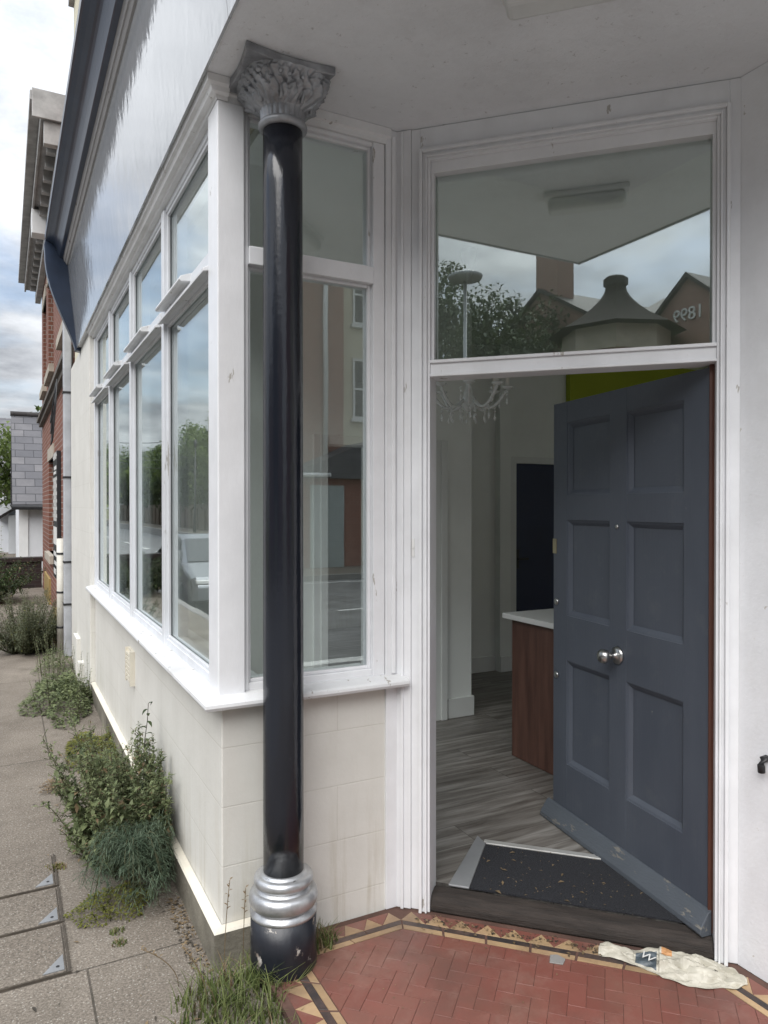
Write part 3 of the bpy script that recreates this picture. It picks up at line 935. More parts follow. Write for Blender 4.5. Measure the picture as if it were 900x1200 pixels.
# right-hand return of the porch
K2 = (0.70 + LD * 0.70711, -LD * 0.70711)
mb = MB()
mb.box(K2[0] - 0.012, K2[0] + 0.25, -1.57, K2[1] - 0.004, 0.03, 3.058)
mb.obj('porch_side_panel', M['white_panel'], shop)
mb = MB()
mb.tube([(K2[0] - 0.012, -0.972, 0.770), (K2[0] - 0.030, -0.972, 0.770), (K2[0] - 0.040, -0.972, 0.752), (K2[0] - 0.038, -0.972, 0.728)], 0.012, 8)
mb.obj('wall_hook', M['iron'], shop)

# facade on the other street: wall and unseen window, widened to let more light inside
mb = MB()
mb.box(K2[0] + 0.001, 1.9, -1.57, -1.35, 0.0, 3.058)
mb.box(1.9, 7.6, -1.57, -1.35, 0.0, 0.60)
mb.box(1.9, 7.6, -1.57, -1.35, 2.98, 3.058)
mb.box(7.6, 8.0, -1.57, -1.35, 0.0, 3.058)
mb.box(7.8, 8.0, -1.35, 5.85, 0.0, 3.058)
mb.box(0.25, 7.8, 5.65, 5.85, 0.0, 3.058)
mb.obj('rear_wall', M['cream'], shop)
mb = MB()
mb.box(1.9, 1.98, -1.56, -1.40, 0.60, 2.98); mb.box(7.52, 7.6, -1.56, -1.40, 0.60, 2.98)
mb.box(1.98, 7.52, -1.56, -1.40, 0.60, 0.66); mb.box(1.98, 7.52, -1.56, -1.40, 2.92, 2.98)
mb.box(3.77, 3.83, -1.56, -1.40, 0.66, 2.92); mb.box(5.64, 5.70, -1.56, -1.40, 0.66, 2.92)
win3 = mb.obj('window_frame', M['white'], shop)
for a, b_ in ((1.97, 3.78), (3.82, 5.65), (5.69, 7.53)):
    mb = MB(); mb.box(a, b_, -1.49, -1.485, 0.65, 2.93); mb.obj('pane', M['glass'], win3)

# soffit
mb = MB()
mb.prism([(-0.066, -1.63), (8.0, -1.63), (8.0, -1.35), (1.9, -1.35), (1.9, 0.12), (0.05, 0.12), (0.05, 4.7), (-0.066, 4.7)], ZS, 3.10)
mb.obj('soffit', M['soffit'], shop)
# fascia
fpath = [(0, 4.70, -1, 0), (0, -1.57, -1, -1), (8, -1.57, 0, -1)]
mb = MB()
fpr = [(0.075, 3.052), (0.150, 3.80), (0.0, 3.80), (0.0, 3.62), (0.066, 3.052)]
mb.sweep(fpr, [(0, 4.70, -1, 0), (0, -0.365, -1, 0)])
mb.sweep(fpr, [(0, -0.3685, -1, 0), (0, -1.57, -1, -1), (8, -1.57, 0, -1)])
mb.obj('fascia', M['fascia'], shop)
# cornice
mb = MB()
mb.sweep([(0.150, 3.7985), (0.160, 3.80), (0.172, 3.822), (0.178, 3.824), (0.186, 3.846), (0.190, 3.852), (0.190, 3.90), (0.0, 3.90), (0.0, 3.8005)], fpath)
mb.obj('fascia_moulding', M['grey_mould'], shop)
mb = MB()
prof = [(0.1905, 3.852), (0.214, 3.860), (0.220, 3.866), (0.234, 3.905), (0.252, 3.945), (0.262, 3.960), (0.274, 3.970), (0.300, 3.984), (0.325, 3.994), (0.336, 4.004)]
prof += [(0.340, 4.03), (0.328, 4.045), (0.05, 4.10), (0.05, 3.902), (0.1905, 3.902)]
mb.sweep(prof, fpath, smooth=False)
mb.obj('cornice', M['navy'], shop)
# navy console at the far end of the fascia
mb = MB()
poly = [(0.0, 3.02)]
for k in range(13):
    a = k / 12
    poly.append((0.085 + 0.255 * (sin(a * pi / 2) ** 1.35), 3.03 + 0.86 * a ** 1.05))
poly += [(0.345, 3.96), (0.33, 4.065), (0.0, 4.09)]
mb.sweep(poly, [(0, 4.80, -1, 0), (0, 4.702, -1, 0)])
mb.obj('console_bracket', M['navy'], shop, bevel=0.006)

# upper storey
mb = MB()
mb.box(0.0, 8.0, -1.57, 5.85, 3.105, 6.9)
mb.obj('upper_wall', M['render_cream'], shop)
mb = MB()
mb.box(-0.27, 0.0, -1.4, 1.9, 4.9, 5.0)
mb.box(-0.24, 0.0, -1.36, 1.86, 5.0, 6.8)
mb.obj('upper_bay', M['cream_trim'], shop)
mb = MB()
mb.prism([(-0.05, -1.65), (8.1, -1.65), (8.1, 5.9), (-0.05, 5.9)], 6.9, 7.05)
mb.obj('eaves', M['dirty_white'], shop)

# ---- interior
mb = MB()
mb.box(0.25, 7.8, 0.2, 5.65, 0.02, 0.10)
mb.prism([(1.02, -0.20), (7.8, -1.35), (7.8, 0.2), (0.62, 0.2)], 0.02, 0.0995)
mb.prism([(0.80, 0.02), (1.66, -0.84), (1.80, -1.345), (1.95, -1.345), (1.20, -0.1), (0.85, 0.19)], 0.02, 0.099)
mb.obj('interior_floor', M['planks'], shop)
mb = MB()
mb.box(0.2, 1.16, 1.83, 1.95, 0.10, 3.1)
mb.box(1.16, 1.98, 1.83, 1.95, 2.0, 3.1)
mb.box(1.98, 2.307, 1.83, 1.95, 0.10, 3.1)
mb.box(2.0, 3.54, 2.90, 3.02, 0.10, 3.1)
mb.box(3.54, 4.10, 2.90, 3.02, 2.0, 3.1)
mb.box(4.10, 7.8, 2.90, 3.02, 0.10, 3.1)
mb.box(2.0, 2.08, 1.95, 2.90, 0.10, 3.1)
mb.box(3.30, 3.42, 2.82, 2.90, 0.10, 3.1)
mb.obj('interior_wall', M['int_wall'], shop)
mb = MB()
mb.box(4.14, 7.79, 2.84, 2.899, 0.10, 3.1)
mb.obj('lime_panel', M['lime'], shop)
mb = MB()
mb.prism([(0.22, 0.10), (1.9, 0.12), (1.9, -1.34), (7.8, -1.34), (7.8, 5.65), (0.22, 5.65)], 3.06, 3.104)
mb.obj('ceiling', M['int_wall'], shop)
mb = MB()
for y in (1.83,):
    for (x0, x1) in ((1.99, 2.06), (1.08, 1.15)):
        mb.box(x0, x1, y - 0.022, y, 0.10, 2.06)
        mb.box(x0 + 0.045, x1 + 0.025, y - 0.034, y - 0.022, 0.10, 2.06)
    mb.box(1.15, 1.99, y - 0.022, y, 2.0, 2.06)
    mb.box(2.10, 2.307, y - 0.018, y, 0.10, 0.24)
    mb.box(2.307, 2.322, y - 0.018, 1.95, 0.10, 0.24)
mb.box(3.46, 3.53, 2.878, 2.9, 0.10, 2.06)
mb.box(3.53, 4.12, 2.878, 2.9, 2.0, 2.06)
mb.box(4.05, 4.12, 2.878, 2.9, 0.10, 2.0)
mb.box(2.08, 3.30, 2.885, 2.9, 0.10, 0.24)
mb.box(3.30, 3.455, 2.805, 2.82, 0.10, 0.24)
mb.box(0.06, 0.20, 0.12, 3.95, 0.91, 0.95)
mb.box(0.2005, 0.64, 0.06, 0.22, 0.91, 0.95)
mb.obj('interior_trim', M['int_trim'], shop, bevel=0.004)
mb = MB()
mb.box(3.535, 4.05, 2.915, 2.95, 0.11, 2.0)
mb.obj('inner_door', M['navy_door'], shop)
mb = MB()
mb.box(1.976, 1.99, 1.826, 1.86, 1.66, 1.76)
mb.obj('door_hinge', M['iron'], shop)
mb = MB(); mb.box(3.55, 3.585, 2.905, 2.915, 1.02, 1.20); mb.box(3.56, 3.68, 2.885, 2.904, 1.10, 1.12)
mb.obj('door_handle', M['iron'], shop, bevel=0.003)

# ---- the open front door (leaf runs along its own +x from the hinge, +y is the street face)
HG = MD @ Vector((1.138, 0.03, 0.105))
MDoor = Matrix.Translation(HG) @ Matrix.Rotation(R(81.4), 4, 'Z')
W_, H_ = 1.015, 1.985
xs = [0.0, 0.140, 0.468, 0.580, 0.902, W_]
zs = [0.0, 0.288, 0.772, 0.985, 1.432, 1.548, 1.885, H_]
mb = MB()
mb.box(0.0, W_, -0.045, -0.020, 0, H_)
for i in (0, 2, 4):
    mb.box(xs[i], xs[i + 1], -0.020, 0.0, 0, H_)
for c0, c1 in ((1, 2), (3, 4)):
    for r0, r1 in ((0, 1), (2, 3), (4, 5), (6, 7)):
        mb.box(xs[c0], xs[c1], -0.020, -0.0005, zs[r0], zs[r1])
    for r0, r1 in ((1, 2), (3, 4), (5, 6)):
        x0, x1, z0, z1 = xs[c0], xs[c1], zs[r0], zs[r1]
        q = 0.024
        ring = [(x0, z0), (x1, z0), (x1, z1), (x0, z1)]
        rin = [(x0 + q, z0 + q), (x1 - q, z0 + q), (x1 - q, z1 - q), (x0 + q, z1 - q)]
        rin2 = [(x0 + q * .35, z0 + q * .35), (x1 - q * .35, z0 + q * .35), (x1 - q * .35, z1 - q * .35), (x0 + q * .35, z1 - q * .35)]
        vs = [(x, -0.004, z) for x, z in ring] + [(x, -0.007, z) for x, z in rin2] + [(x, -0.0185, z) for x, z in rin]
        fs = []
        for k in range(4):
            j = (k + 1) % 4
            fs.append((k, j, 4 + j, 4 + k)); fs.append((4 + k, 4 + j, 8 + j, 8 + k))
        mb.add(vs, fs)
door = mb.obj('front_door', M['door'], shop, bevel=0.0015, recalc=False, M=MDoor)
bmx = bmesh.new(); bmx.from_mesh(door.data); bmesh.ops.recalc_face_normals(bmx, faces=bmx.faces); bmx.to_mesh(door.data); bmx.free()
def dpart(mb_, name, mat, bevel=0.0):
    return mb_.obj(name, mat, door, bevel)
mb = MB()
vs = []
for x in (-0.005, W_ + 0.035):
    vs += [(x, 0.001, 0.078), (x, 0.016, 0.070), (x, 0.050, 0.018), (x, 0.053, 0.002), (x, 0.044, -0.010), (x, 0.001, -0.010)]
fs = [(i, (i + 1) % 6, 6 + (i + 1) % 6, 6 + i) for i in range(6)] + [tuple(range(6)), tuple(range(11, 5, -1))]
mb.add(vs, fs)
dpart(mb, 'weatherboard', M['weatherboard'], 0.003)
mb = MB()
RX = Matrix.Rotation(R(-90), 4, 'X')
mb.lathe([(0.001, 0.0), (0.038, 0.0), (0.037, 0.006), (0.026, 0.012), (0.013, 0.016), (0.011, 0.040), (0.016, 0.046), (0.026, 0.054), (0.031, 0.066), (0.030, 0.078), (0.022, 0.088), (0.008, 0.093), (0.001, 0.0935)], 0, 0, 32, 0, M=Matrix.Translation((0.522, 0.0005, 0.872)) @ RX, cap=False)
dpart(mb, 'door_knob', M['steel'])
mb = MB()
mb.lathe([(0.001, 0.0), (0.009, 0.0), (0.009, 0.004), (0.005, 0.006), (0.001, 0.005)], 0, 0, 20, 0, M=Matrix.Translation((0.528, 0.0005, 1.41)) @ RX, cap=False)
dpart(mb, 'peephole', M['steel'])
for z in (1.04, 0.69):
    mb = MB()
    mb.lathe([(0.001, 0.0), (0.016, 0.0), (0.016, 0.005), (0.010, 0.008), (0.001, 0.006)], 0, 0, 20, 0, M=Matrix.Translation((0.985, 0.0005, z)) @ RX, cap=False)
    dpart(mb, 'lock_cylinder', M['steel'])
mb = MB()
mb.box(W_ - 0.028, W_ + 0.001, 0.0, 0.004, 1.27, 1.34)
dpart(mb, 'latch_plate', M['brass'])
mb = MB()
mb.box(-0.006, 0.0, -0.048, 0.001, 0.0, H_)
dpart(mb, 'hinge_edge', M['brown_edge'])

# ---- corner column (part of the shop)
CX, CY = 0.180, -0.130
mb = MB()
prof = [(0.069, 0.345)]
for k in range(1, 12):
    prof.append((0.070 - 0.003 * k / 12, 0.345 + (2.905 - 0.345) * k / 12))
prof.append((0.067, 2.905))
mb.lathe(prof, CX, CY, 64)
colm = mb.obj('column', M['black'], shop)
mb = MB()
prof = [(0.112, 0.206), (0.1145, 0.212), (0.1145, 0.219), (0.104, 0.226), (0.101, 0.232)]
for k in range(13):
    a = -pi / 2 + pi * k / 12
    prof.append((0.097 + 0.021 * cos(a), 0.262 + 0.029 * sin(a)))
prof += [(0.092, 0.293), (0.090, 0.300)]
for k in range(11):
    a = -pi / 2 + pi * k / 10
    prof.append((0.084 + 0.018 * cos(a), 0.322 + 0.020 * sin(a)))
prof += [(0.080, 0.344), (0.077, 0.350), (0.070, 0.3515)]
mb.lathe(prof, CX, CY, 64)
mb.obj('base_ring', M['silver'], colm)
mb = MB()
mb.lathe([(0.113, 0.0), (0.114, 0.04), (0.1125, 0.10), (0.1125, 0.212), (0.09, 0.2125)], CX, CY, 64)
mb.obj('pedestal', M['black_ped'], colm)
# capital: fluted bell, two tiers of leaves, corner scrolls
mb = MB()
n_a, n_z = 240, 70
vs = []
for k in range(n_z + 1):
    h = k / n_z
    for i in range(n_a):
        a = 2 * pi * i / n_a
        sq = (abs(cos(a - 0)) ** 4 + abs(sin(a)) ** 4) ** -0.25
        bell = 0.069 + 0.016 * h + 0.064 * max(0, h - 0.33) ** 0.9 / 0.67 ** 0.9
        r = bell * (1 + (sq - 1) * 0.75 * max(0, h - 0.5) / 0.5)
        fl = 0.0045 * abs(sin(a * 12)) * (1 if h < 0.40 else max(0, 1 - (h - 0.40) * 8))
        lobe = 0.0
        if h > 0.33:
            u = (h - 0.33) / 0.67
            lobe = 0.022 * (0.5 + 0.5 * cos(a * 8)) ** 0.6 * sin(min(1, u * 1.6) * pi) + 0.020 * (0.5 + 0.5 * cos(a * 4 - pi)) * max(0, sin((u - 0.25) / 0.75 * pi))
            nn = noise.noise(Vector((cos(a) * 5.2, sin(a) * 5.2, h * 6)))
            n3 = noise.noise(Vector((cos(a) * 11, sin(a) * 11, h * 13)))
            lobe += 0.010 * nn * min(1, u * 3) + 0.009 * n3 * min(1, u * 3) - 0.011 * (0.5 + 0.5 * cos(a * 24 + 3 * sin(h * 9))) ** 3 * min(1, u * 3)
            lobe *= 1 - 0.75 * max(0, u - 0.82) / 0.18
        r += fl + lobe
        vs.append((CX + r * cos(a), CY + r * sin(a), 2.895 + 0.138 * h))
fs = []
for k in range(n_z):
    for i in range(n_a):
        j = (i + 1) % n_a
        fs.append((k * n_a + i, k * n_a + j, (k + 1) * n_a + j, (k + 1) * n_a + i))
mb.add(vs, fs, 0, True)
for q in range(4):
    a = pi / 4 + q * pi / 2
    for s in (-1, 1):
        pts, rd = [], []
        for k in range(22):
            th = k / 21 * 3.6 * pi
            rr = 0.030 * (1 - k / 24)
            c_out = 0.140
            ax = Vector((cos(a), sin(a), 0)); sd_ = Vector((-sin(a), cos(a), 0))
            p = Vector((CX, CY, 3.005)) + ax * (c_out + rr * cos(th) - 0.012) + sd_ * (s * 0.012) + Vector((0, 0, rr * sin(th)))
            pts.append(p); rd.append(0.0085 * (1 - k / 40))
        mb.tube(pts, rd, 6)
for i in range(8):
    a = 2 * pi * i / 8 + pi / 8
    for t_ in (-1, 0, 1):
        pts, rd = [], []
        for k in range(8):
            u = k / 7
            r = 0.082 + 0.052 * u ** 1.3 + (0.012 if t_ == 0 else 0)
            z = 2.945 + 0.066 * sin(u * 2.0)
            aa = a + t_ * 0.16 * (0.4 + u)
            pts.append((CX + r * cos(aa), CY + r * sin(aa), z)); rd.append(0.008 * (1.15 - abs(u - 0.5)))
        mb.tube(pts, rd, 6)
mb.obj('capital', M['silver_dull'], colm)
mb = MB()
prof = []
for k in range(11):
    a = -pi / 2 + pi * k / 10
    prof.append((0.070 + 0.014 * cos(a), 2.893 + 0.014 * sin(a)))
mb.lathe(prof, CX, CY, 48)
mb.obj('neck_ring', M['silver_dull'], colm)
mb = MB()
h_ = 0.153
poly = []
for q in range(4):
    a0 = Vector((cos(pi / 4 + q * pi / 2), sin(pi / 4 + q * pi / 2))) * h_ * 1.414
    a1 = Vector((cos(pi / 4 + (q + 1) * pi / 2), sin(pi / 4 + (q + 1) * pi / 2))) * h_ * 1.414
    for k in range(6):
        u = k / 6
        p = a0.lerp(a1, u) * (1 - 0.10 * sin(u * pi))
        poly.append((CX - 0.022 + p.x, max(-9, min(-0.0235, CY + p.y)) if CY + p.y > -0.0235 and CX + p.x > 0.0 else CY + p.y))
mb.prism(poly, 3.030, 3.0585)
mb.obj('abacus', M['silver_dull'], colm, bevel=0.004)

# porch light
lt = thing('ceiling_light', 'oblong frosted bulkhead light on the porch soffit', 'light', (0.70, -0.974, ZS), R(-45))
mb = MB(); mb.box(-0.19, 0.19, -0.055, 0.055, -0.025, -0.001); mb.obj('base_plate', M['plastic_white'], lt, 0.006)
mb = MB(); mb.box(-0.175, 0.175, -0.047, 0.047, -0.085, -0.025); mb.obj('diffuser', M['diffuser'], lt, 0.02, 3)

# ---- downpipes at the end of the shop
dp = thing('drain_pipe', 'tall white painted drainpipe at the joint between cream shop and brick house', 'pipe', (-0.07, 5.925, 0))
mb = MB(); mb.box(-0.042, 0.042, -0.045, 0.045, 0.0, 4.0); mb.obj('pipe', M['pipe'], dp, 0.012)
mb = MB()
for z in (0.55, 1.0, 1.9, 2.8):
    mb = MB(); mb.box(-0.048, 0.065, -0.052, 0.052, z, z + 0.02); mb.obj('bracket', M['iron'], dp)
dp2 = thing('drain_pipe', 'short cream drainpipe with black clips beside the tall white pipe', 'pipe', (-0.12, 6.12, 0))
mb = MB(); mb.lathe([(0.048, 0), (0.048, 1.25)], 0, 0, 20); mb.obj('pipe', M['pipe_cream'], dp2)
mb = MB()
for z in (0.28, 0.66, 1.08):
    mb = MB(); mb.lathe([(0.053, z), (0.053, z + 0.02)], 0, 0, 20); mb.box(-0.02, 0.115, -0.012, 0.012, z, z + 0.025); mb.obj('clip', M['iron'], dp2)
cb = MB()
rng = random.Random(4)
for k in range(3):
    pts = [(-0.17, 5.92 - k * 0.01, 2.95 - 0.02 * k)]
    for j in range(1, 9):
        u = j / 8
        pts.append((-0.17 - 0.05 * sin(u * pi) + rng.uniform(-.01, .01), 5.92 + 0.3 * u - k * 0.02, 2.95 - 0.02 * k - (0.45 + 0.1 * k) * sin(u * pi)))
    cb.tube(pts, 0.007, 5)
tag(cb.obj('loose_cable', M['iron']), 'black loose cables looped on the white drainpipe', 'cable')

# =================================================================== PORCH FLOOR
outline = [Vector(p) for p in ((0.10, -0.004), (0.70, -0.004), (1.553, -0.866), (1.553, -1.62), (0.10, -1.62))]
def inset(poly, d):
    n = len(poly); res = []
    cen = sum(poly, Vector((0, 0))) / n
    lines = []
    for i in range(n):
        a, b_ = poly[i], poly[(i + 1) % n]
        t_ = (b_ - a).normalized(); nn = Vector((-t_.y, t_.x))
        if (cen - a).dot(nn) < 0: nn = -nn
        lines.append((a + nn * d, t_))
    for i in range(n):
        p, t1 = lines[i - 1]; q, t2 = lines[i]
        den = t1.x * t2.y - t1.y * t2.x
        u = ((q - p).x * t2.y - (q - p).y * t2.x) / den
        res.append(p + t1 * u)
    return res
def clip(poly, region):
    cen = sum(region, Vector((0, 0))) / len(region)
    outp = list(poly)
    for i in range(len(region)):
        a, b_ = region[i], region[(i + 1) % len(region)]
        t_ = b_ - a; nn = Vector((-t_.y, t_.x))
        if (cen - a).dot(nn) < 0: nn = -nn
        inp = outp; outp = []
        for k in range(len(inp)):
            p, q = inp[k], inp[(k + 1) % len(inp)]
            dp_, dq = (p - a).dot(nn), (q - a).dot(nn)
            if dp_ >= 0: outp.append(p)
            if (dp_ >= 0) != (dq >= 0):
                outp.append(p.lerp(q, dp_ / (dp_ - dq)))
        if len(outp) < 3: return []
    return outp
ZP = 0.030
mb = MB()
mb.prism([(p.x, p.y) for p in outline], -0.05, ZP - 0.002)
struct(mb.obj('porch_floor', M['grout']))
mb = MB()
def tile(poly, m, h=ZP):
    n = len(poly)
    if n < 3: return
    cen = sum(poly, Vector((0, 0))) / n
    dz = rt.uniform(-0.0004, 0.0004)
    vs = [(p.x, p.y, ZP - 0.004) for p in poly]
    vs += [(p.x, p.y, h - 0.0006 + dz) for p in poly]
    vs += [tuple((p + (cen - p).normalized() * min(0.0007, (cen - p).length * .3)).to_tuple()) + (h + dz,) for p in poly]
    fs = []
    for i in range(n):
        j = (i + 1) % n
        fs.append((i, j, n + j, n + i)); fs.append((n + i, n + j, 2 * n + j, 2 * n + i))
    fs.append(tuple(2 * n + i for i in range(n)))
    mb.add(vs, fs, m)
rt = random.Random(11)
field = inset(outline, 0.150)
def herring(w_, l_):
    c, s = cos(R(-45)), sin(R(-45))
    org = Vector((0.70, 0))
    g = 0.0006
    def rect(x0, y0, x1, y1):
        pts = [Vector((x0 + g, y0 + g)), Vector((x1 - g, y0 + g)), Vector((x1 - g, y1 - g)), Vector((x0 + g, y1 - g))]
        return [org + Vector((p.x * c - p.y * s, p.x * s + p.y * c)) for p in pts]
    for i in range(-40, 60):
        for j in range(-24, 24):
            # herringbone: each unit pairs one lying and one standing tile
            bx, by = (i + 2 * j * 2) * w_ , i * w_ - 0
            yield rect(bx, by, bx + l_, by + w_)
            yield rect(bx + l_ - 0, by - w_ + 0, bx + l_ + w_, by + w_)
for r_ in herring(0.056, 0.112):
    if any(abs(p.x - 0.8) < 1.6 and abs(p.y + 0.8) < 1.6 for p in r_):
        q = clip(r_, field)
        if q: tile(q, 0)
rings = [inset(outline, d) for d in (0.030, 0.093, 0.095, 0.120, 0.122, 0.146)]
for a_, b_, m_ in ((2, 3, 2), (4, 5, 1)):
    A, B = rings[a_], rings[b_]
    for i in range(5):
        j = (i + 1) % 5
        n = max(1, int((A[j] - A[i]).length / 0.15))
        for k in range(n):
            u0, u1 = k / n + 0.004, (k + 1) / n - 0.004
            tile([A[i].lerp(A[j], u0), A[i].lerp(A[j], u1), B[i].lerp(B[j], u1), B[i].lerp(B[j], u0)], m_)
A, B = rings[0], rings[1]
for i in range(5):
    j = (i + 1) % 5
    n = max(1, round((A[j] - A[i]).length / 0.098))
    for k in range(n):
        u0, u1, um = k / n, (k + 1) / n, (k + 0.5) / n
        e = 0.012 / n
        tile([B[i].lerp(B[j], u0 + e), B[i].lerp(B[j], u1 - e), A[i].lerp(A[j], um)], 1)
        if k < n - 1:
            tile([A[i].lerp(A[j], um + e), A[i].lerp(A[j], um + 1 / n - e), B[i].lerp(B[j], u1)], 0)
        
struct(mb.obj('porch_tiles', [M['tile_red'], M['tile_buff'], M['tile_black']]))

# =================================================================== INTERIOR THINGS
dm = thing('door_mat', 'black coir mat sunk behind the threshold, littered with dry leaf bits', 'mat', (0.70, 0, 0.10), R(-45))
mb = MB(); mb.box(0.275, 1.12, 0.065, 0.45, 0.001, 0.007); mb.obj('pile', M['mat'], dm)
mb = MB(); mb.prism([(0.19, 0.062), (0.273, 0.062), (0.273, 0.452), (0.225, 0.52)], 0.001, 0.010); mb.obj('edge_ramp', M['galv'], dm, 0.003)
mb = MB()
mb.box(0.274, 1.14, 0.452, 0.470, 0.001, 0.012); mb.box(0.262, 1.14, 0.4705, 0.492, 0.001, 0.009)
mb.obj('edge_strip', M['alum'], dm, 0.002)

dk = thing('reception_desk', 'wood veneer reception desk with white top behind the open door', 'desk', (2.03, -0.4, 0.10))
mb = MB(); mb.box(0, 0.62, 0, 1.40, 0.004, 0.825); mb.obj('body', M['desk'], dk, 0.003)
mb = MB(); mb.box(-0.035, 0.66, -0.03, 1.45, 0.826, 0.858); mb.obj('counter_top', M['desk_top'], dk, 0.004)

ch = thing('chandelier', 'glass chandelier with candle tubes and hanging crystal drops', 'chandelier', (1.68, 0.95, 0))
mb = MB()
mb.lathe([(0.01, 2.14), (0.03, 2.16), (0.045, 2.20), (0.03, 2.24), (0.016, 2.28), (0.016, 2.9), (0.05, 3.03), (0.05, 3.06)], 0, 0, 16)
n_arm = 8
for i in range(n_arm):
    a = 2 * pi * i / n_arm + 0.2
    pts = []
    for k in range(12):
        u = k / 11
        r = 0.03 + 0.19 * u
        z = 2.21 - 0.055 * sin(u * pi * 1.0) + 0.06 * u ** 3
        pts.append((r * cos(a), r * sin(a), z))
    mb.tube(pts, 0.009, 6)
    mb.lathe([(0.006, 2.262), (0.030, 2.272), (0.034, 2.28), (0.012, 2.282)], 0.22 * cos(a), 0.22 * sin(a), 12)
mb.obj('frame', M['crystal'], ch)
mb = MB()
for i in range(n_arm):
    a = 2 * pi * i / n_arm + 0.2
    mb = MB(); mb.lathe([(0.011, 2.282), (0.011, 2.37), (0.004, 2.40)], 0.22 * cos(a), 0.22 * sin(a), 10); mb.obj('candle_tube', M['candle'], ch)
rng = random.Random(8)
mb = MB()
for i in range(n_arm * 3):
    a = 2 * pi * i / (n_arm * 3)
    r = (0.22, 0.15, 0.10)[i % 3]
    z = (2.255, 2.17, 2.165)[i % 3]
    mb = MB()
    for k in range(2):
        mb.lathe([(0.0008, z - 0.018), (0.007, z - 0.009), (0.0008, z)], r * cos(a), r * sin(a), 6, smooth=False)
        z -= 0.02
    mb.lathe([(0.0008, z - 0.045), (0.009, z - 0.030), (0.0008, z)], r * cos(a), r * sin(a), 6, smooth=False)
    mb.obj('drop', M['crystal'], ch)

# =================================================================== PAVEMENT DETAILS
GA = 'access covers set in the pavement'
def cover(label, y0, y1, x1, split=None):
    t = thing('access_cover', label, 'cover', (x1, y0, 0.0), 0, GA)
    d = y1 - y0
    mb_ = MB(); mb_.box(-0.95, -0.012, 0.012, d - 0.006, 0.0, 0.006); mb_.obj('infill', M['cover_fill'], t)
    mb_ = MB()
    mb_.box(-0.003, 0.003, 0.0, d, 0.0, 0.008); mb_.box(-0.95, -0.003, 0.0, 0.003, 0.0, 0.0085)
    mb_.box(-0.012, -0.0095, 0.008, d - .008, 0.0, 0.0075)
    mb_.obj('rim', M['rim'], t)
    mb_ = MB(); mb_.prism([(-0.016, 0.02), (-0.016, 0.115), (-0.085, 0.02)], 0.006, 0.0095)
    mb_.obj('corner_plate', M['galv'], t)
    mb_ = MB(); mb_.lathe([(0.006, 0.0096), (0.006, 0.0106)], -0.036, 0.045, 10); mb_.obj('lift_hole', M['iron'], t)
    if split:
        mb_ = MB(); mb_.box(split - .003, split + .003, 0.006, d - .01, 0.0062, 0.0075); mb_.obj('joint', M['iron'], t)
    return t
cover('nearest concrete filled access cover, split by a dark joint', 0.19, 0.52, -0.475, -0.22)
cover('middle concrete filled access cover between the other two', 0.53, 0.82, -0.475)
cover('concrete filled access cover nearest the tall weeds', 0.83, 1.14, -0.475)

# =================================================================== PLANTS
def vrand(r):
    while True:
        v = Vector((r.uniform(-1, 1), r.uniform(-1, 1), r.uniform(-1, 1)))
        if 0.05 < v.length < 1: return v.normalized()

def bushy(name, label, cat, loc, stems, seed, mat, smat, group=None, lean=(0, 0), spread=0.25, h=(0.3, 0.6), ll=(0.02, 0.045), lw=0.4, dens=90, curve=0.3, keep=None, sub=0, root=0.06):
    """upright leafy plant: foliage (thing) + stems (part)"""
    r = random.Random(seed)
    fo, st = MB(), MB()
    for s in range(stems):
        a = r.uniform(0, 2 * pi); q = r.random() ** 0.5
        bx, by = cos(a) * root * q, sin(a) * root * q
        H = r.uniform(*h)
        tx, ty = cos(a) * spread * q + lean[0], sin(a) * spread * q + lean[1]
        pts = []
        nseg = 8
        for k in range(nseg + 1):
            u = k / nseg
            x = bx + tx * u ** (1 + curve); y = by + ty * u ** (1 + curve)
            p = Vector((x + r.uniform(-.006, .006), y + r.uniform(-.006, .006), H * (u - 0.12 * q * u * u)))
            if keep: p = keep(p, loc)
            pts.append(p)
        st.tube(pts, [0.0038 * (1 - 0.75 * k / nseg) for k in range(nseg + 1)], 4)
        nl = int(dens * H)
        for k in range(nl):
            u = 0.08 + 0.92 * (k + r.random()) / nl
            f = u * nseg; i = min(nseg - 1, int(f)); p = pts[i].lerp(pts[i + 1], f - i)
            an = k * 2.4 + r.uniform(-.5, .5)
            d = Vector((cos(an), sin(an), r.uniform(0.0, 0.9)))
            ln = r.uniform(*ll) * (1.15 - 0.75 * u) * (1.5 if r.random() < .12 else r.uniform(.6, 1.1))
            if sub and r.random() < 0.5:
                e = p + d.normalized() * r.uniform(0.02, sub)
                if keep: e = keep(e, loc)
                st.tube([p, e], [0.0015, 0.0008], 3)
                for _ in range(4):
                    fo.leaf(p.lerp(e, r.uniform(.3, 1)), vrand(r) + Vector((0, 0, .3)), (0, 0, 1), ln, ln * lw, 0, r.uniform(0, .4))
            else:
                fo.leaf(p, d, (0, 0, 1), ln, ln * lw, 0, r.uniform(0.05, 0.5))
    for k in range(0, len(fo.f), 4):
        if r.random() < 0.07:
            for q in range(k, min(k + 4, len(fo.f))): fo.m[q] = 1
    o = fo.obj(name, [mat, M['leaf_yellow'] if r.random() < .5 else M['dry']], recalc=False)
    o.location = loc
    tag(o, label, cat, group)
    st.obj('stem', smat, o, recalc=False)
    return o

def wallkeep(p, loc):
    # nothing grows into the wall/plinth
    lim = -0.045 - loc[0]
    if p.x > lim: p = Vector((lim - 0.3 * min(0.03, p.x - lim), p.y, p.z))
    return p

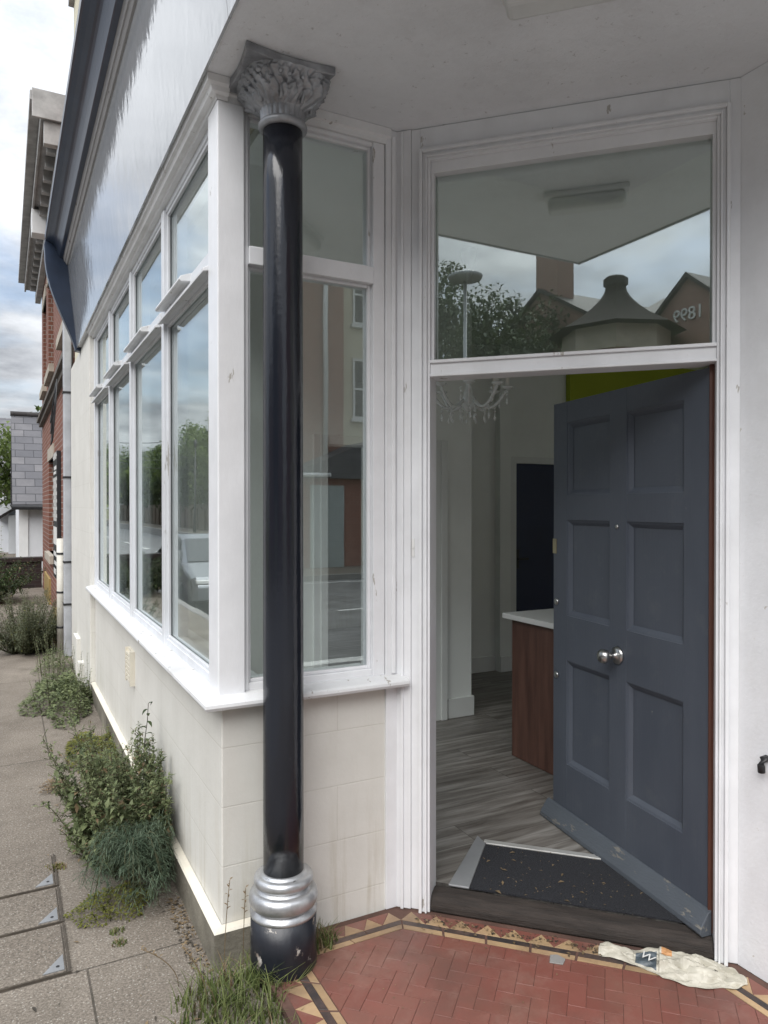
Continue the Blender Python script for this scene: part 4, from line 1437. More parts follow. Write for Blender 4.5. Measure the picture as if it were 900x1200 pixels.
GW = 'weeds along the foot of the shop wall'
bushy('tall_weed', 'big bushy green weed clump against the cream wall beside the access covers', 'weed', (-0.165, 0.95, 0), 78, 3, M['leaf_weed'], M['stem'], GW, lean=(-0.02, 0.02), spread=0.185, h=(0.16, 0.64), ll=(0.024, 0.054), lw=0.5, dens=165, keep=wallkeep, sub=0.05, root=0.20)
bushy('tall_weed', 'upright weed spire with stacked small leaves rising behind the big clump', 'weed', (-0.13, 1.22, 0), 7, 5, M['leaf_weed'], M['stem'], GW, lean=(0.0, 0.02), spread=0.09, h=(0.42, 0.60), ll=(0.04, 0.062), lw=0.26, dens=150, curve=0.1, keep=wallkeep, root=0.05)
def broad(name, label, loc, seed):
    r = random.Random(seed)
    fo, st = MB(), MB()
    pts = [Vector((0.012 * sin(k), 0.03 * k / 8 + 0.006 * cos(k * 2), 0.66 * k / 8)) for k in range(9)]
    st.tube(pts, [0.004 * (1 - .6 * k / 8) for k in range(9)], 5)
    for k in range(18):
        u = 0.25 + 0.75 * k / 17
        f = u * 8; i = min(7, int(f)); p = pts[i].lerp(pts[i + 1], f - i)
        a = k * 2.6
        ln = 0.10 * (1.1 - 0.6 * u)
        d0 = Vector((cos(a), sin(a), 0.45))
        # arching strap leaf from three leaf pieces
        q = p; dd = d0.normalized(); wd = ln * 0.28
        side = dd.cross(Vector((0, 0, 1))).normalized()
        o = len(fo.v); rows = []
        for j in range(6):
            w2 = wd * 0.5 * (sin(min(1, (j + 0.4) / 5.0) * pi) ** 0.8 + 0.04)
            qq = wallkeep(q, loc)
            rows.append((qq - side * w2, qq - Vector((0, 0, -0.25 * w2)), qq + side * w2))
            q = q + dd * ln / 5; dd = (dd + Vector((0, 0, -0.42))).normalized()
        vs = [p_ for row in rows for p_ in row]
        fs = []
        for j in range(5):
            fs += [(j * 3, j * 3 + 1, j * 3 + 4, j * 3 + 3), (j * 3 + 1, j * 3 + 2, j * 3 + 5, j * 3 + 4)]
        fo.add(vs, fs, 0, True)
    o = fo.obj(name, M['leaf_dark'], recalc=False); o.location = loc
    tag(o, label, 'weed', GW); st.obj('stem', M['stem_dark'], o, recalc=False)
    return o
broad('tall_weed', 'single thin stalk with large drooping dark leaves, tallest against the wall', (-0.075, 1.06, 0), 2)
def fennel(loc):
    r = random.Random(21)
    fo, st = MB(), MB()
    for s in range(40):
        a = r.uniform(0, 2 * pi); sp = r.uniform(0.07, 0.24)
        H = r.uniform(0.17, 0.30)
        pts = []
        for k in range(9):
            u = k / 8
            p = Vector((cos(a) * sp * u ** 1.1, sin(a) * sp * u ** 1.1, H * sin(u * 2.85)))
            pts.append(wallkeep(p, loc))
        st.tube(pts, [0.0025 * (1 - .6 * k / 8) for k in range(9)], 4)
        for k in range(75):
            u = r.uniform(0.25, 1); f = u * 8; i = min(7, int(f)); p = pts[i].lerp(pts[i + 1], f - i)
            d = vrand(r); d.z = d.z * 0.5 - 0.15
            q = wallkeep(p + d * r.uniform(0.025, 0.06), loc)
            e = wallkeep(q + Vector((d.x, d.y, -0.6)) * 0.025, loc)
            fo.leaf(p, q - p + Vector((0, 0, 1e-4)), (0, 0, 1), (q - p).length + 0.001, 0.0030, 0, 0.1)
            fo.leaf(q, e - q, (0, 0, 1), (e - q).length, 0.0026, 0, 0.0)
            fo.leaf(p.lerp(q, .5), d + vrand(r) * .9, (0, 0, 1), 0.035, 0.0026, 0, 0.1)
    o = fo.obj('feathery_plant', M['leaf_fennel'], recalc=False); o.location = loc
    tag(o, 'soft feathery blue green plant arching at the foot of the wall', 'plant', GW)
    st.obj('stem', M['stem'], o, recalc=False)
fennel((-0.205, 0.60, 0))
def mound(name, label, loc, rx, ry, h, n, seed, mat, ll=(0.02, 0.04), lw=0.55, sprigs=10, cat='weed', group=GW):
    """low leafy mound: leaves through the volume of an uneven dome, a few taller sprigs"""
    r = random.Random(seed)
    fo, st = MB(), MB()
    for i in range(n):
        a = r.uniform(0, 2 * pi); q = r.random() ** 0.55
        edge = 0.75 + 0.45 * noise.noise(Vector((cos(a) * 1.7 + seed, sin(a) * 1.7, 0.3)))
        x, y = cos(a) * rx * q * edge, sin(a) * ry * q * edge
        top = h * (1 - q ** 2.2) * (0.65 + 0.6 * noise.noise(Vector((x * 9 + seed, y * 9, 1.1)))) + 0.012
        p = wallkeep(Vector((x, y, top * r.random() ** 0.5)), loc)
        d = Vector((cos(a) * q, sin(a) * q, 0.25)) + vrand(r) * 0.8
        d.z = abs(d.z) * 0.6
        ln = r.uniform(*ll)
        fo.leaf(p, d, (0, 0, 1), ln, ln * lw, 0, r.uniform(0, .5))
    for i in range(sprigs):
        a = r.uniform(0, 2 * pi); q = r.random() ** 0.5
        b0 = wallkeep(Vector((cos(a) * rx * q * .7, sin(a) * ry * q * .7, 0)), loc)
        e = wallkeep(b0 + Vector((cos(a) * .05, sin(a) * .05, h * r.uniform(.9, 1.5))), loc)
        st.tube([b0, b0.lerp(e, .5) + Vector((.004, .003, .01)), e], [0.0022, 0.0017, 0.0008], 4)
        for k in range(9):
            u = 0.35 + 0.65 * k / 8
            fo.leaf(b0.lerp(e, u), (cos(k * 2.4), sin(k * 2.4), .5), (0, 0, 1), ll[0] * 1.2 * (1.2 - .6 * u), ll[0] * .6, 0, .3)
    o = fo.obj(name, mat, recalc=False); o.location = loc
    tag(o, label, cat, group)
    st.obj('stem', M['stem'], o, recalc=False)
    return o
mound('low_weed', 'yellow green creeping weed patch under the feathery plant', (-0.27, 0.56, 0), 0.19, 0.15, 0.05, 1100, 31, M['leaf_yellow'], (0.008, 0.018), 0.65, 6)
mound('low_weed', 'light green creeping weed fringe between the two larger weed clumps', (-0.16, 2.55, 0), 0.24, 0.45, 0.10, 1300, 32, M['leaf_yellow'], (0.016, 0.034), 0.6, 10)
mound('low_weed', 'small leafy weed clump against the plinth under the air vent', (-0.13, 1.80, 0), 0.15, 0.40, 0.26, 1200, 36, M['leaf_weed'], (0.018, 0.036), 0.5, 18)
mound('low_weed', 'wide mound of low green weeds before the far pier', (-0.24, 4.0, 0), 0.32, 0.90, 0.24, 2900, 33, M['leaf_weed'], (0.022, 0.045), 0.6, 24)
mound('low_weed', 'sparse weed with pale seed heads between pier and shrub', (-0.24, 5.2, 0), 0.24, 0.50, 0.26, 900, 34, M['leaf_weed'], (0.02, 0.036), 0.45, 26)
mound('low_weed', 'brown dying weed patch left of the small leafy clump', (-0.42, 2.0, 0), 0.10, 0.12, 0.03, 260, 37, M['dry'], (0.012, 0.025), 0.5, 3)
bushy('grey_shrub', 'rounded grey green shrub in front of the drainpipes', 'shrub', (-0.45, 6.35, 0), 150, 41, M['leaf_shrub'], M['stem'], None, spread=0.44, h=(0.25, 0.74), ll=(0.025, 0.042), lw=0.35, dens=150, curve=-0.25, sub=0.06, root=0.14)
bushy('dark_shrub', 'dark shrub growing in front of the low dark brick wall', 'shrub', (-1.2, 11.3, 0), 120, 42, M['leaf_dark'], M['stem_dark'], None, spread=0.95, h=(0.30, 0.80), ll=(0.05, 0.09), lw=0.5, dens=110, curve=-0.2, sub=0.1, root=0.3)

def grass(name, label, loc, n, seed, h=(0.05, 0.2), spread=0.15, width=0.0035, mats=None, keep=None, dry=0.12):
    r = random.Random(seed)
    mb_ = MB()
    for i in range(n):
        a = r.uniform(0, 2 * pi); q = r.random() ** 0.6
        b = Vector((cos(a) * spread * q, sin(a) * spread * q * 0.8, 0))
        la = r.uniform(0, 2 * pi); H = r.uniform(*h) * (1.1 - 0.5 * q); bend = r.uniform(0.2, 1.1) * H
        side = Vector((-sin(la), cos(la), 0)) * width * r.uniform(.6, 1.2)
        vs = []
        for k in range(5):
            u = k / 4
            p = b + Vector((cos(la), sin(la), 0)) * bend * u * u + Vector((0, 0, H * (u - 0.25 * u * u * (bend / H))))
            if keep: p = keep(p, loc)
            vs += [p - side * (1 - u * .9), p + side * (1 - u * .9)]
        mb_.add(vs, [(2 * k, 2 * k + 1, 2 * k + 3, 2 * k + 2) for k in range(4)], 1 if r.random() < dry else 0, True)
    o = mb_.obj(name, mats or [M['grass'], M['dry']], recalc=False); o.location = loc
    tag(o, label, 'grass', 'grass tufts on the pavement')
    return o
def pedkeep(p, loc):
    w_ = Vector((p.x + loc[0] - CX, p.y + loc[1] - CY))
    if w_.length < 0.125:
        w_ = w_.normalized() * 0.125
        p = Vector((w_.x + CX - loc[0], w_.y + CY - loc[1], p.z))
    if p.x + loc[0] > -0.045 and p.y + loc[1] > -0.045:
        p = Vector((p.x, -0.045 - loc[1], p.z))
    return p
grass('grass_tuft', 'large grass tuft at the street side of the column base', (-0.02, -0.22, 0), 560, 51, (0.04, 0.145), 0.20, keep=pedkeep, dry=0.08)
grass('grass_tuft', 'short wide grass patch at the bottom edge beside the tiles', (-0.06, -0.42, 0), 420, 52, (0.02, 0.085), 0.20, dry=0.15)
grass('grass_tuft', 'thin grass tuft between the column base and the return wall', (0.33, -0.10, 0.03), 150, 53, (0.03, 0.10), 0.07, keep=pedkeep, dry=0.4)
grass('grass_tuft', 'tiny tuft in a pavement crack nearer the column', (-0.30, 0.29, 0), 60, 54, (0.01, 0.025), 0.03, 0.003, dry=0.2)
grass('grass_tuft', 'tiny tuft in a pavement crack nearer the feathery plant', (-0.30, 0.37, 0), 60, 55, (0.01, 0.025), 0.03, 0.003, dry=0.2)
grass('grass_tuft', 'mossy tuft growing from the access cover corner', (-0.475, 1.00, 0), 120, 56, (0.008, 0.025), 0.05, 0.004, mats=[M['leaf_yellow'], M['dry']], dry=0.4)
# seed stalks by the column
mb = MB()
for (x, y, h, l_) in ((-0.02, -0.10, 0.34, 0.02), (0.045, -0.10, 0.30, 0.01), (-0.10, -0.2, 0.22, -0.08), (-0.16, -0.05, 0.16, -0.12)):
    pts = [(x + l_ * (k / 6) ** 2, y, h * k / 6) for k in range(7)]
    mb.tube(pts, 0.0014, 4)
    for k in range(9):
        z = h * (0.72 + 0.035 * k)
        mb.leaf((x + l_ * (z / h) ** 2, y, z), (cos(k * 2.4), sin(k * 2.4), 0.8), (0, 0, 1), 0.016, 0.007)
tag(mb.obj('seed_stalks', M['dry'], recalc=False), 'thin dry grass seed stalks standing by the column pedestal', 'grass')
# moss and debris along the wall foot
rng = random.Random(77)
mb = MB()
for i in range(420):
    t_ = rng.random()
    if rng.random() < 0.55:
        x, y = rng.uniform(-0.10, -0.038), rng.uniform(-0.05, 0.5)
        z = 0.001
    else:
        d, n_ = rng.uniform(0.10, 1.15), abs(rng.gauss(0.0, 0.03)) + 0.062
        x, y = 0.7 + d * .707 - n_ * .707, -d * .707 - n_ * .707
        z = 0.031
    s = rng.uniform(0.003, 0.011)
    an = rng.uniform(0, 2 * pi)
    mb.leaf((x, y, z + s * .2), (cos(an), sin(an), rng.uniform(0, .3)), (0, 0, 1), s * 1.6, s, rng.choice((0, 0, 1)), 0.1)
for i in range(110):
    d, n_ = rng.uniform(0.29, 1.1), rng.uniform(0.07, 0.45)
    s = rng.uniform(0.003, 0.009) if rng.random() < .85 else rng.uniform(0.012, 0.022)
    an = rng.uniform(0, 2 * pi)
    mb.leaf((0.7 + d * .707 + n_ * .707, -d * .707 + n_ * .707, 0.1085), (cos(an), sin(an), rng.uniform(0, .4)), (0, 0, 1), s * 1.8, s * .7, 0, 0.15)
for i in range(260):
    d, n_ = rng.uniform(0.14, 1.14), rng.gauss(0.066, 0.012)
    s = rng.uniform(0.002, 0.007); an = rng.uniform(0, 2 * pi)
    mb.leaf((0.7 + d * .707 - n_ * .707, -d * .707 - n_ * .707, 0.033), (cos(an), sin(an), .2), (0, 0, 1), s * 1.6, s, rng.choice((0, 1, 1)), 0.1)
for i in range(70):
    x, y = rng.uniform(0.28, 1.45), rng.uniform(-1.3, -0.2)
    s = rng.uniform(0.002, 0.006); an = rng.uniform(0, 2 * pi)
    if x + y < 0.5: mb.leaf((x, y, 0.0325), (cos(an), sin(an), .2), (0, 0, 1), s * 1.8, s, 0, 0.1)
for i in range(160):
    x, y = rng.uniform(-0.62, -0.05), rng.uniform(-0.4, 2.2)
    s = rng.uniform(0.002, 0.006) if rng.random() < .8 else rng.uniform(0.008, 0.016)
    an = rng.uniform(0, 2 * pi)
    mb.leaf((x, y, 0.0025), (cos(an), sin(an), rng.uniform(0, .25)), (0, 0, 1), s * 2.4, s * .7, rng.choice((0, 1, 1)), 0.1)
o = mb.obj('leaf_litter', [M['dry'], M['stem_dark']], recalc=False)
tag(o, 'scattered dry leaf litter along wall foot and threshold', 'litter', kind='stuff')

# =================================================================== CRUMPLED BAG
mb = MB()
nu, nv = 96, 34
rb = random.Random(19)
prof_half = [(0.0, 0.030), (0.06, 0.042), (0.16, 0.030), (0.26, 0.036), (0.34, 0.062), (0.45, 0.092), (0.62, 0.108), (0.80, 0.088), (0.92, 0.056), (1.0, 0.006)]
def half_at(u):
    for (u0, h0), (u1, h1) in zip(prof_half, prof_half[1:]):
        if u <= u1: return h0 + (h1 - h0) * (u - u0) / (u1 - u0)
    return 0.006
vs = []
for i in range(nu + 1):
    u = i / nu
    half = half_at(u)
    for j in range(nv + 1):
        v = j / nv * 2 - 1
        px, py = u * 0.47 + 0.012 * noise.noise(Vector((u * 6, v * 2, 2.2))), v * half + 0.012 * noise.noise(Vector((u * 6, v * 2, 7.7)))
        z = 0.002 + 0.013 * (1 - v * v) * (0.5 + 0.5 * sin(min(1, u * 1.3) * pi))
        for (ang, fr_, am, ph) in ((1.42, 19, 0.0085, 0.1), (1.78, 31, 0.0065, 0.6), (1.1, 12, 0.0075, 0.3), (0.35, 7, 0.0060, 0.8), (-1.45, 52, 0.0022, 0.45), (0.8, 24, 0.0028, 0.2)):
            q = (px * cos(ang) + py * sin(ang)) * fr_ + ph + 0.35 * noise.noise(Vector((px * 7, py * 7, fr_)))
            z += am * (abs((q % 1.0) * 2 - 1) - 0.5) * 2 * (1 - abs(v) ** 4 * 0.8)
        f3 = noise.noise(Vector((u * 5, v * 1.2, 5.5)))
        z = 0.0012 + max(0, z) * (0.50 if 0.24 < u < 0.42 else 0.95)
        vs.append((u * 0.47 - 0.235, v * half - 0.045 * u * u + 0.03 * u + 0.020 * f3 + 0.010 * noise.noise(Vector((u * 13, v * 1.5, 4))), max(0.0012, z)))
fs, mi = [], []
for i in range(nu):
    for j in range(nv):
        a = i * (nv + 1) + j
        q = (a, a + 1, a + nv + 2, a + nv + 1)
        m_ = 0
        if 25 <= i < 39 and 4 <= j < 26: m_ = 1
        if 42 <= i < 49 and j >= 20: m_ = 2
        if (i + j) % 2:
            fs += [(q[0], q[1], q[2]), (q[0], q[2], q[3])]
        else:
            fs += [(q[0], q[1], q[3]), (q[1], q[2], q[3])]
        mi += [m_, m_]
def bag_mat():
    m, t, b = nodes('bag_film')
    n = nz(t, 14, 6, 0.6)
    c = ramp(t, n.outputs['Fac'], [(0.3, (0.36, 0.34, 0.28)), (0.7, (0.50, 0.475, 0.40))]).outputs[0]
    lnk(t, c, b.inputs['Base Color']); b.inputs['Roughness'].default_value = 0.4
    nb = nz(t, 70, 3, 0.5); bump(t, b, nb.outputs['Fac'], 0.2, 0.003)
    return m
mb.add(vs, fs, 0, False)
mb.m = mi
M['bag'] = bag_mat()
M['bag_print'] = simple('bag_print', (0.075, 0.095, 0.11), 0.4, 0.3, 20, 60, 0.2)
M['bag_orange'] = simple('bag_orange', (0.48, 0.25, 0.11), 0.4, 0.3, 20, 60, 0.2)
bag = mb.obj('crumpled_bag', [M['bag'], M['bag_print'], M['bag_orange']], recalc=False)
bag.location = (1.345, -0.765, ZP); bag.rotation_euler = (0, 0, R(-45 - 4))
so = bag.modifiers.new('film', 'SOLIDIFY'); so.thickness = 0.0008
tag(bag, 'crumpled cream plastic bag with dark printed patch lying by the door', 'litter')
fc = bpy.data.curves.new('bag_letter', 'FONT'); fc.body = 'W'; fc.size = 0.046; fc.extrude = 0.0005; fc.materials.append(M['text_white'])
fo = bpy.data.objects.new('print_letter', fc); C.objects.link(fo); fo.parent = bag
fo.location = (-0.101, -0.018, 0.021); fo.rotation_euler = (R(8), R(2), R(-28))
to_mesh(fo, 'printed_letter')

# small mortar lump on the tiles
mb = MB()
mb.prism([(0, 0), (0.045, 0.005), (0.05, 0.04), (0.02, 0.055), (-0.004, 0.045)], 0.0, 0.004)
o = mb.obj('cement_patch', M['kerb'], bevel=0.002); o.location = (0.985, -0.565, ZP); o.rotation_euler = (0, 0, R(-48))
tag(o, 'small grey cement patch stuck on the red porch tiles', 'patch')

# =================================================================== NEIGHBOUR: BRICK HOUSE
bh = thing('brick_house', 'red brick house with stone band and dirty white eaves next to the shop', 'house', (0, 6.06, 0))
def wall_with_windows(mb_, y0, y1, z0, z1, wins, x=0.0, th=0.3):
    ys = sorted({y0, y1} | {v for w_ in wins for v in w_[:2]})
    zs_ = sorted({z0, z1} | {v for w_ in wins for v in w_[2:]})
    for a, b2 in zip(ys, ys[1:]):
        run = None
        segs = []
        for c, d in zip(zs_, zs_[1:]):
            hole = any(w_[0] <= a and b2 <= w_[1] and w_[2] <= c and d <= w_[3] for w_ in wins)
            if hole:
                if run: segs.append(run); run = None
            else:
                run = (run[0], d) if run else (c, d)
        if run: segs.append(run)
        for c, d in segs:
            mb_.box(x, x + th, a, b2, c, d)
wins = [(3.5, 4.9, 0.85, 2.35), (0.5, 1.7, 3.75, 5.3), (3.5, 4.9, 3.75, 5.3), (5.6, 6.7, 3.75, 5.3)]
mb = MB()
wall_with_windows(mb, 0.0, 7.25, -0.75, 6.2, wins)
mb.box(0.3, 8, 0.0, 0.3, -0.75, 6.2); mb.box(0.3, 8, 6.95, 7.25, -0.75, 6.2); mb.box(7.7, 8, 0.3, 6.95, -0.75, 6.2)
mb.obj('wall', M['brick'], bh)
mb = MB()
mb.box(-0.06, 0.0, 0.0, 7.3, 3.16, 3.24); mb.box(-0.10, 0.0, 0.0, 7.32, 3.24, 3.30); mb.box(-0.05, 0.0, 0.0, 7.3, 3.30, 3.36)
mb.obj('string_course', M['dark_stone'], bh)
for w_ in wins:
    mb = MB()
    mb.box(-0.07, 0.20, w_[0] - 0.08, w_[1] + 0.08, w_[2] - 0.12, w_[2])
    mb.box(-0.02, 0.20, w_[0] - 0.1, w_[1] + 0.1, w_[3], w_[3] + 0.2)
    mb.box(0.12, 0.17, w_[0], w_[0] + 0.07, w_[2], w_[3]); mb.box(0.12, 0.17, w_[1] - 0.07, w_[1], w_[2], w_[3])
    mb.box(0.12, 0.17, w_[0] + 0.07, w_[1] - 0.07, w_[3] - 0.07, w_[3]); mb.box(0.12, 0.17, w_[0] + 0.07, w_[1] - 0.07, (w_[2] + w_[3]) / 2 - .03, (w_[2] + w_[3]) / 2 + .03)
    f = mb.obj('window', M['stone'], bh)
    mb = MB(); mb.box(0.14, 0.15, w_[0] + .05, w_[1] - .05, w_[2], w_[3]); mb.obj('pane', M['dark_glass'], f)
mb = MB()
mb.box(-0.26, 0.3, 0.55, 8.0, 6.02, 6.10)
mb.box(-0.29, -0.26, 0.5, 8.0, 5.98, 6.24)
for k in range(17):
    mb.box(-0.20, 0.0, 0.7 + k * 0.42, 0.80 + k * 0.42, 5.88, 6.019)
mb.box(-0.10, 0.0, 0.6, 7.8, 5.72, 5.88)
mb.box(-0.40, -0.29, 0.5, 8.05, 6.16, 6.27)
mb.box(-0.38, 0.3, 0.46, 0.4995, 5.96, 6.28); mb.box(-0.26, 0.0, 0.50, 0.60, 5.70, 5.955)
mb.obj('eaves', M['dirty_white'], bh, bevel=0.006)
mb = MB(); mb.box(-0.30, -0.10, 3.3, 3.55, 5.62, 5.98); mb.obj('rainwater_hopper', M['upvc'], bh, bevel=0.01)
mb = MB()
vs = [(-0.34, 0.9, 6.28), (-0.34, 8.0, 6.28), (4, 8.0, 7.3), (4, 0.9, 7.3), (8.4, 0.9, 6.28), (8.4, 8.0, 6.28)]
mb.add(vs, [(0, 1, 2, 3), (3, 2, 5, 4), (0, 3, 4), (1, 5, 2), (0, 4, 5, 1)])
mb.obj('roof', M['slate_dark'], bh)
mb = MB(); mb.box(-0.03, 0.0, 4.4, 6.0, -0.13, 0.42); mb.box(-0.16, 0.0, 0.35, 0.9, 0.0, 0.40); mb.obj('base_panel', simple('ochre_panel', (0.34, 0.24, 0.09), 0.7, 0.2), bh)
# wall sign
sg = thing('wall_sign', 'tall black and white patterned sign boards on the brick wall by the pipes', 'sign', (-0.05, 8.0, 0.62))
mb = MB(); mb.box(0.0, 0.045, 0.0, 0.85, 0.0, 1.72); mb.obj('board', M['sign_black'], sg)
mb = MB()
for i in range(12):
    for j in range(7):
        if (i + j) % 2: mb.box(-0.004, 0.0, 0.05 + j * 0.11, 0.05 + j * 0.11 + 0.105, 0.78 + i * 0.05, 0.78 + i * 0.05 + 0.048)
for i in range(3):
    for j in range(7):
        if (i + j) % 2: mb.box(-0.004, 0.0, 0.05 + j * 0.11, 0.05 + j * 0.11 + 0.105, 1.62 + i * 0.03, 1.65 + i * 0.03)
mb.box(-0.004, 0.0, 0.15, 0.6, 1.48, 1.53); mb.box(-0.004, 0.0, 0.2, 0.7, 1.42, 1.46)
mb.box(-0.004, 0.0, 0.08, 0.78, 0.46, 0.70); mb.box(-0.004, 0.0, 0.08, 0.74, 0.30, 0.36); mb.box(-0.004, 0.0, 0.1, 0.6, 0.18, 0.23); mb.box(-0.004, 0.0, 0.3, 0.7, 0.05, 0.12)
mb.obj('pattern', M['text_white'], sg)

# low dark wall, cottage, far houses
mb = MB()
mb.box(-4.5, -0.02, 13.3, 13.52, -0.75, 0.52)
gw = mb.obj('garden_wall', M['brick_dark']); tag(gw, 'low dark brick garden wall with coping past the brick house', 'wall')
mb = MB(); mb.box(-4.5, -0.0, 13.26, 13.56, 0.521, 0.60); mb.obj('coping', M['brick_dark'], gw)

ct = thing('white_cottage', 'white rendered cottage wall under a grey slate lean-to roof', 'cottage', (0, 17, 0))
mb = MB(); mb.box(-0.36, 6, 0.0, 5.5, -0.75, 1.72); mb.obj('wall', M['render_white'], ct)
mb = MB(); mb.box(-0.36, -0.16, -0.03, 0.0, -0.75, 1.70); mb.obj('corner_board', M['upvc'], ct)
mb = MB()
th_ = math.atan2(2.3, 2.4)
vs = [(-0.50, -0.22, 1.66), (6.2, -0.22, 1.66), (6.2, 2.3, 4.05), (-0.50, 2.3, 4.05), (-0.50, -0.22, 1.58), (6.2, -0.22, 1.58), (6.2, 2.3, 3.95), (-0.50, 2.3, 3.95)]
mb.add(vs, [(0, 1, 2, 3), (7, 6, 5, 4), (0, 4, 5, 1), (3, 2, 6, 7), (0, 3, 7, 4), (1, 5, 6, 2)])
mb.add([(-0.50, 2.3, 4.05), (6.2, 2.3, 4.05), (6.2, 5.6, 1.6), (-0.5, 5.6, 1.6)], [(0, 1, 2, 3)])
mb.obj('roof', M['slate'], ct)
mb = MB(); mb.tube([(-0.52, 2.3, 4.08), (6.2, 2.3, 4.08)], 0.07, 8); mb.obj('ridge', M['slate_dark'], ct)
mb = MB(); mb.tube([(-0.52, -0.27, 1.58), (6.2, -0.27, 1.58)], 0.06, 8); mb.obj('gutter', M['iron'], ct)

fh = thing('white_house', 'far white gabled house with small porch beyond the slate roofed cottage', 'house', (0, 26, 0))
mb = MB()
mb.box(-0.85, 5, 0.0, 6, -0.75, 2.7)
mb.obj('wall', M['render_white'], fh)
mb = MB(); mb.add([(-1.05, -0.2, 2.65), (5.2, -0.2, 2.65), (5.2, 3, 5.0), (-1.05, 3, 5.0), (-1.05, 6.2, 2.65), (5.2, 6.2, 2.65)], [(0, 1, 2, 3), (3, 2, 5, 4), (0, 3, 4), (1, 5, 2), (0, 4, 5, 1)]); mb.obj('roof', M['slate'], fh)
mb = MB(); mb.box(-0.55, -0.10, -0.9, -0.001, -0.75, 1.3); mb.obj('porch', M['render_white'], fh)
mb = MB(); mb.add([(-0.85, -1.0, 1.25), (0.2, -1.0, 1.95), (0.2, 0, 1.95), (-0.85, 0, 1.25), (-0.85, -1.0, 1.15), (0.2, -1.0, 1.85), (0.2, 0, 1.85), (-0.85, 0, 1.15)], [(0, 1, 2, 3), (7, 6, 5, 4), (0, 4, 5, 1), (3, 2, 6, 7), (0, 3, 7, 4), (1, 5, 6, 2)]); mb.obj('porch_roof', M['slate_dark'], fh)
mb = MB(); mb.box(-0.15, 0.25, -0.03, -0.001, 0.0, 1.2); mb.obj('door', M['iron'], fh)
fy = thing('cream_house', 'cream house wall far down the street under a dark roof', 'house', (0, 34, 0))
mb = MB(); mb.box(-1.85, 3.0, 0, 6, -0.75, 2.6); mb.obj('wall', M['render_cream'], fy)
mb = MB(); mb.add([(-1.95, -0.2, 2.55), (3.2, -0.2, 2.55), (3.2, 3, 4.0), (-1.95, 3, 4.0), (-1.95, 6.2, 2.55), (3.2, 6.2, 2.55)], [(0, 1, 2, 3), (3, 2, 5, 4), (0, 3, 4), (1, 5, 2), (0, 4, 5, 1)]); mb.obj('roof', M['slate_dark'], fy)

# =================================================================== TREES
def tree_mesh(seed, H=6.0, crown_r=2.2, trunk_h=1.6, leaves=5200, ls=(0.14, 0.26), clumps=34):
    r = random.Random(seed)
    cr_, tr = MB(), MB()
    tr.tube([(0, 0, 0), (0.03, 0.02, trunk_h * .6), (0.0, 0.05, trunk_h), (0.05, 0, H * .55), (0, 0, H * .8)], [0.16, 0.13, 0.12, 0.07, 0.02], 8)
    cs = []
    for k in range(clumps):
        v = vrand(r) * (r.random() ** 0.45)
        c = Vector((v.x * crown_r, v.y * crown_r, trunk_h + (H - trunk_h) * (0.5 + 0.47 * v.z)))
        c.x *= 1 - 0.25 * max(0, v.z); c.y *= 1 - 0.25 * max(0, v.z)
        cs.append((c, r.uniform(0.35, 0.75) * crown_r * 0.42))
        if k < 12:
            tr.tube([(0, 0, trunk_h * r.uniform(.75, 1.5)), c * 0.5 + Vector((0, 0, trunk_h * .6)), c], [0.06, 0.04, 0.012], 5)
    for i in range(leaves):
        c, rad = cs[r.randrange(len(cs))]
        p = c + vrand(r) * rad * r.random() ** 0.4
        d = vrand(r); d.z -= 0.3
        ln = r.uniform(*ls)
        cr_.leaf(p, d, (0, 0, 1), ln, ln * 0.6, 0, 0.2)
    return cr_, tr
protos = []
for s, kw, mt in ((1, dict(), 'leaf_tree'), (2, dict(H=7.0, crown_r=2.6), 'leaf_tree'), (3, dict(H=6.5, crown_r=2.4, trunk_h=1.2), 'leaf_dark'), (4, dict(H=7.0, crown_r=2.7, trunk_h=1.2, leaves=15000, ls=(0.08, 0.15), clumps=60), 'leaf_dark')):
    cr_, tr = tree_mesh(s, **kw)
    protos.append((cr_.obj('crown', M[mt], recalc=False), tr.obj('trunk', M['bark'], recalc=False)))
used = [False] * 4
def tree(kind, loc, label, group=None, sc=1.0, rz=0.0):
    t = thing('street_tree', label, 'tree', loc, rz, group)
    t.scale = (sc, sc, sc)
    for o in protos[kind]:
        if used[kind]:
            o = o.copy(); C.objects.link(o)
        o.parent = t
    used[kind] = True
    return t
tree(0, (0.35, 23.9, -0.6), 'green tree showing above the slate roof of the white cottage', sc=0.95, rz=2)
tree(1, (-2.6, 42, -0.6), 'tall green tree far down the street behind the cream house', sc=1.0, rz=1)
GR = 'trees reflected in the long shop window'
rng = random.Random(5)
for k, (x, y, kd, sc) in enumerate([(-12.5, 46, 1, .9), (-13.0, 50.5, 0, 1.0), (-12.3, 55, 2, .85), (-13.2, 59.5, 1, .8), (-12.6, 64, 0, .9), (-13, 69, 2, .9), (-12.4, 75, 1, .85), (-11.5, 82, 0, 1.0), (-9.5, 92, 1, 1.0), (-5, 100, 0, 1.1), (-1, 104, 2, 1.0), (-14.8, 43.5, 2, .9), (-12.0, 48.2, 2, .8), (-12.8, 53, 1, .85), (-12.2, 57.5, 0, .85), (-12.4, 61.5, 2, .85), (-12.2, 66.5, 1, .85), (-12.6, 72, 0, .9), (-11.8, 78.5, 2, .9), (-10.5, 87, 1, .95), (-7.5, 96, 2, 1.0), (-16, 53, 1, 1.1), (-16, 62, 0, 1.15), (-16, 72, 1, 1.1)]):
    tree(kd, (x, y, -0.6), 'roadside tree mirrored in the long side window above the board fence', GR, sc * 1.38, rng.uniform(0, 6))
GT = 'trees reflected in the light over the door'
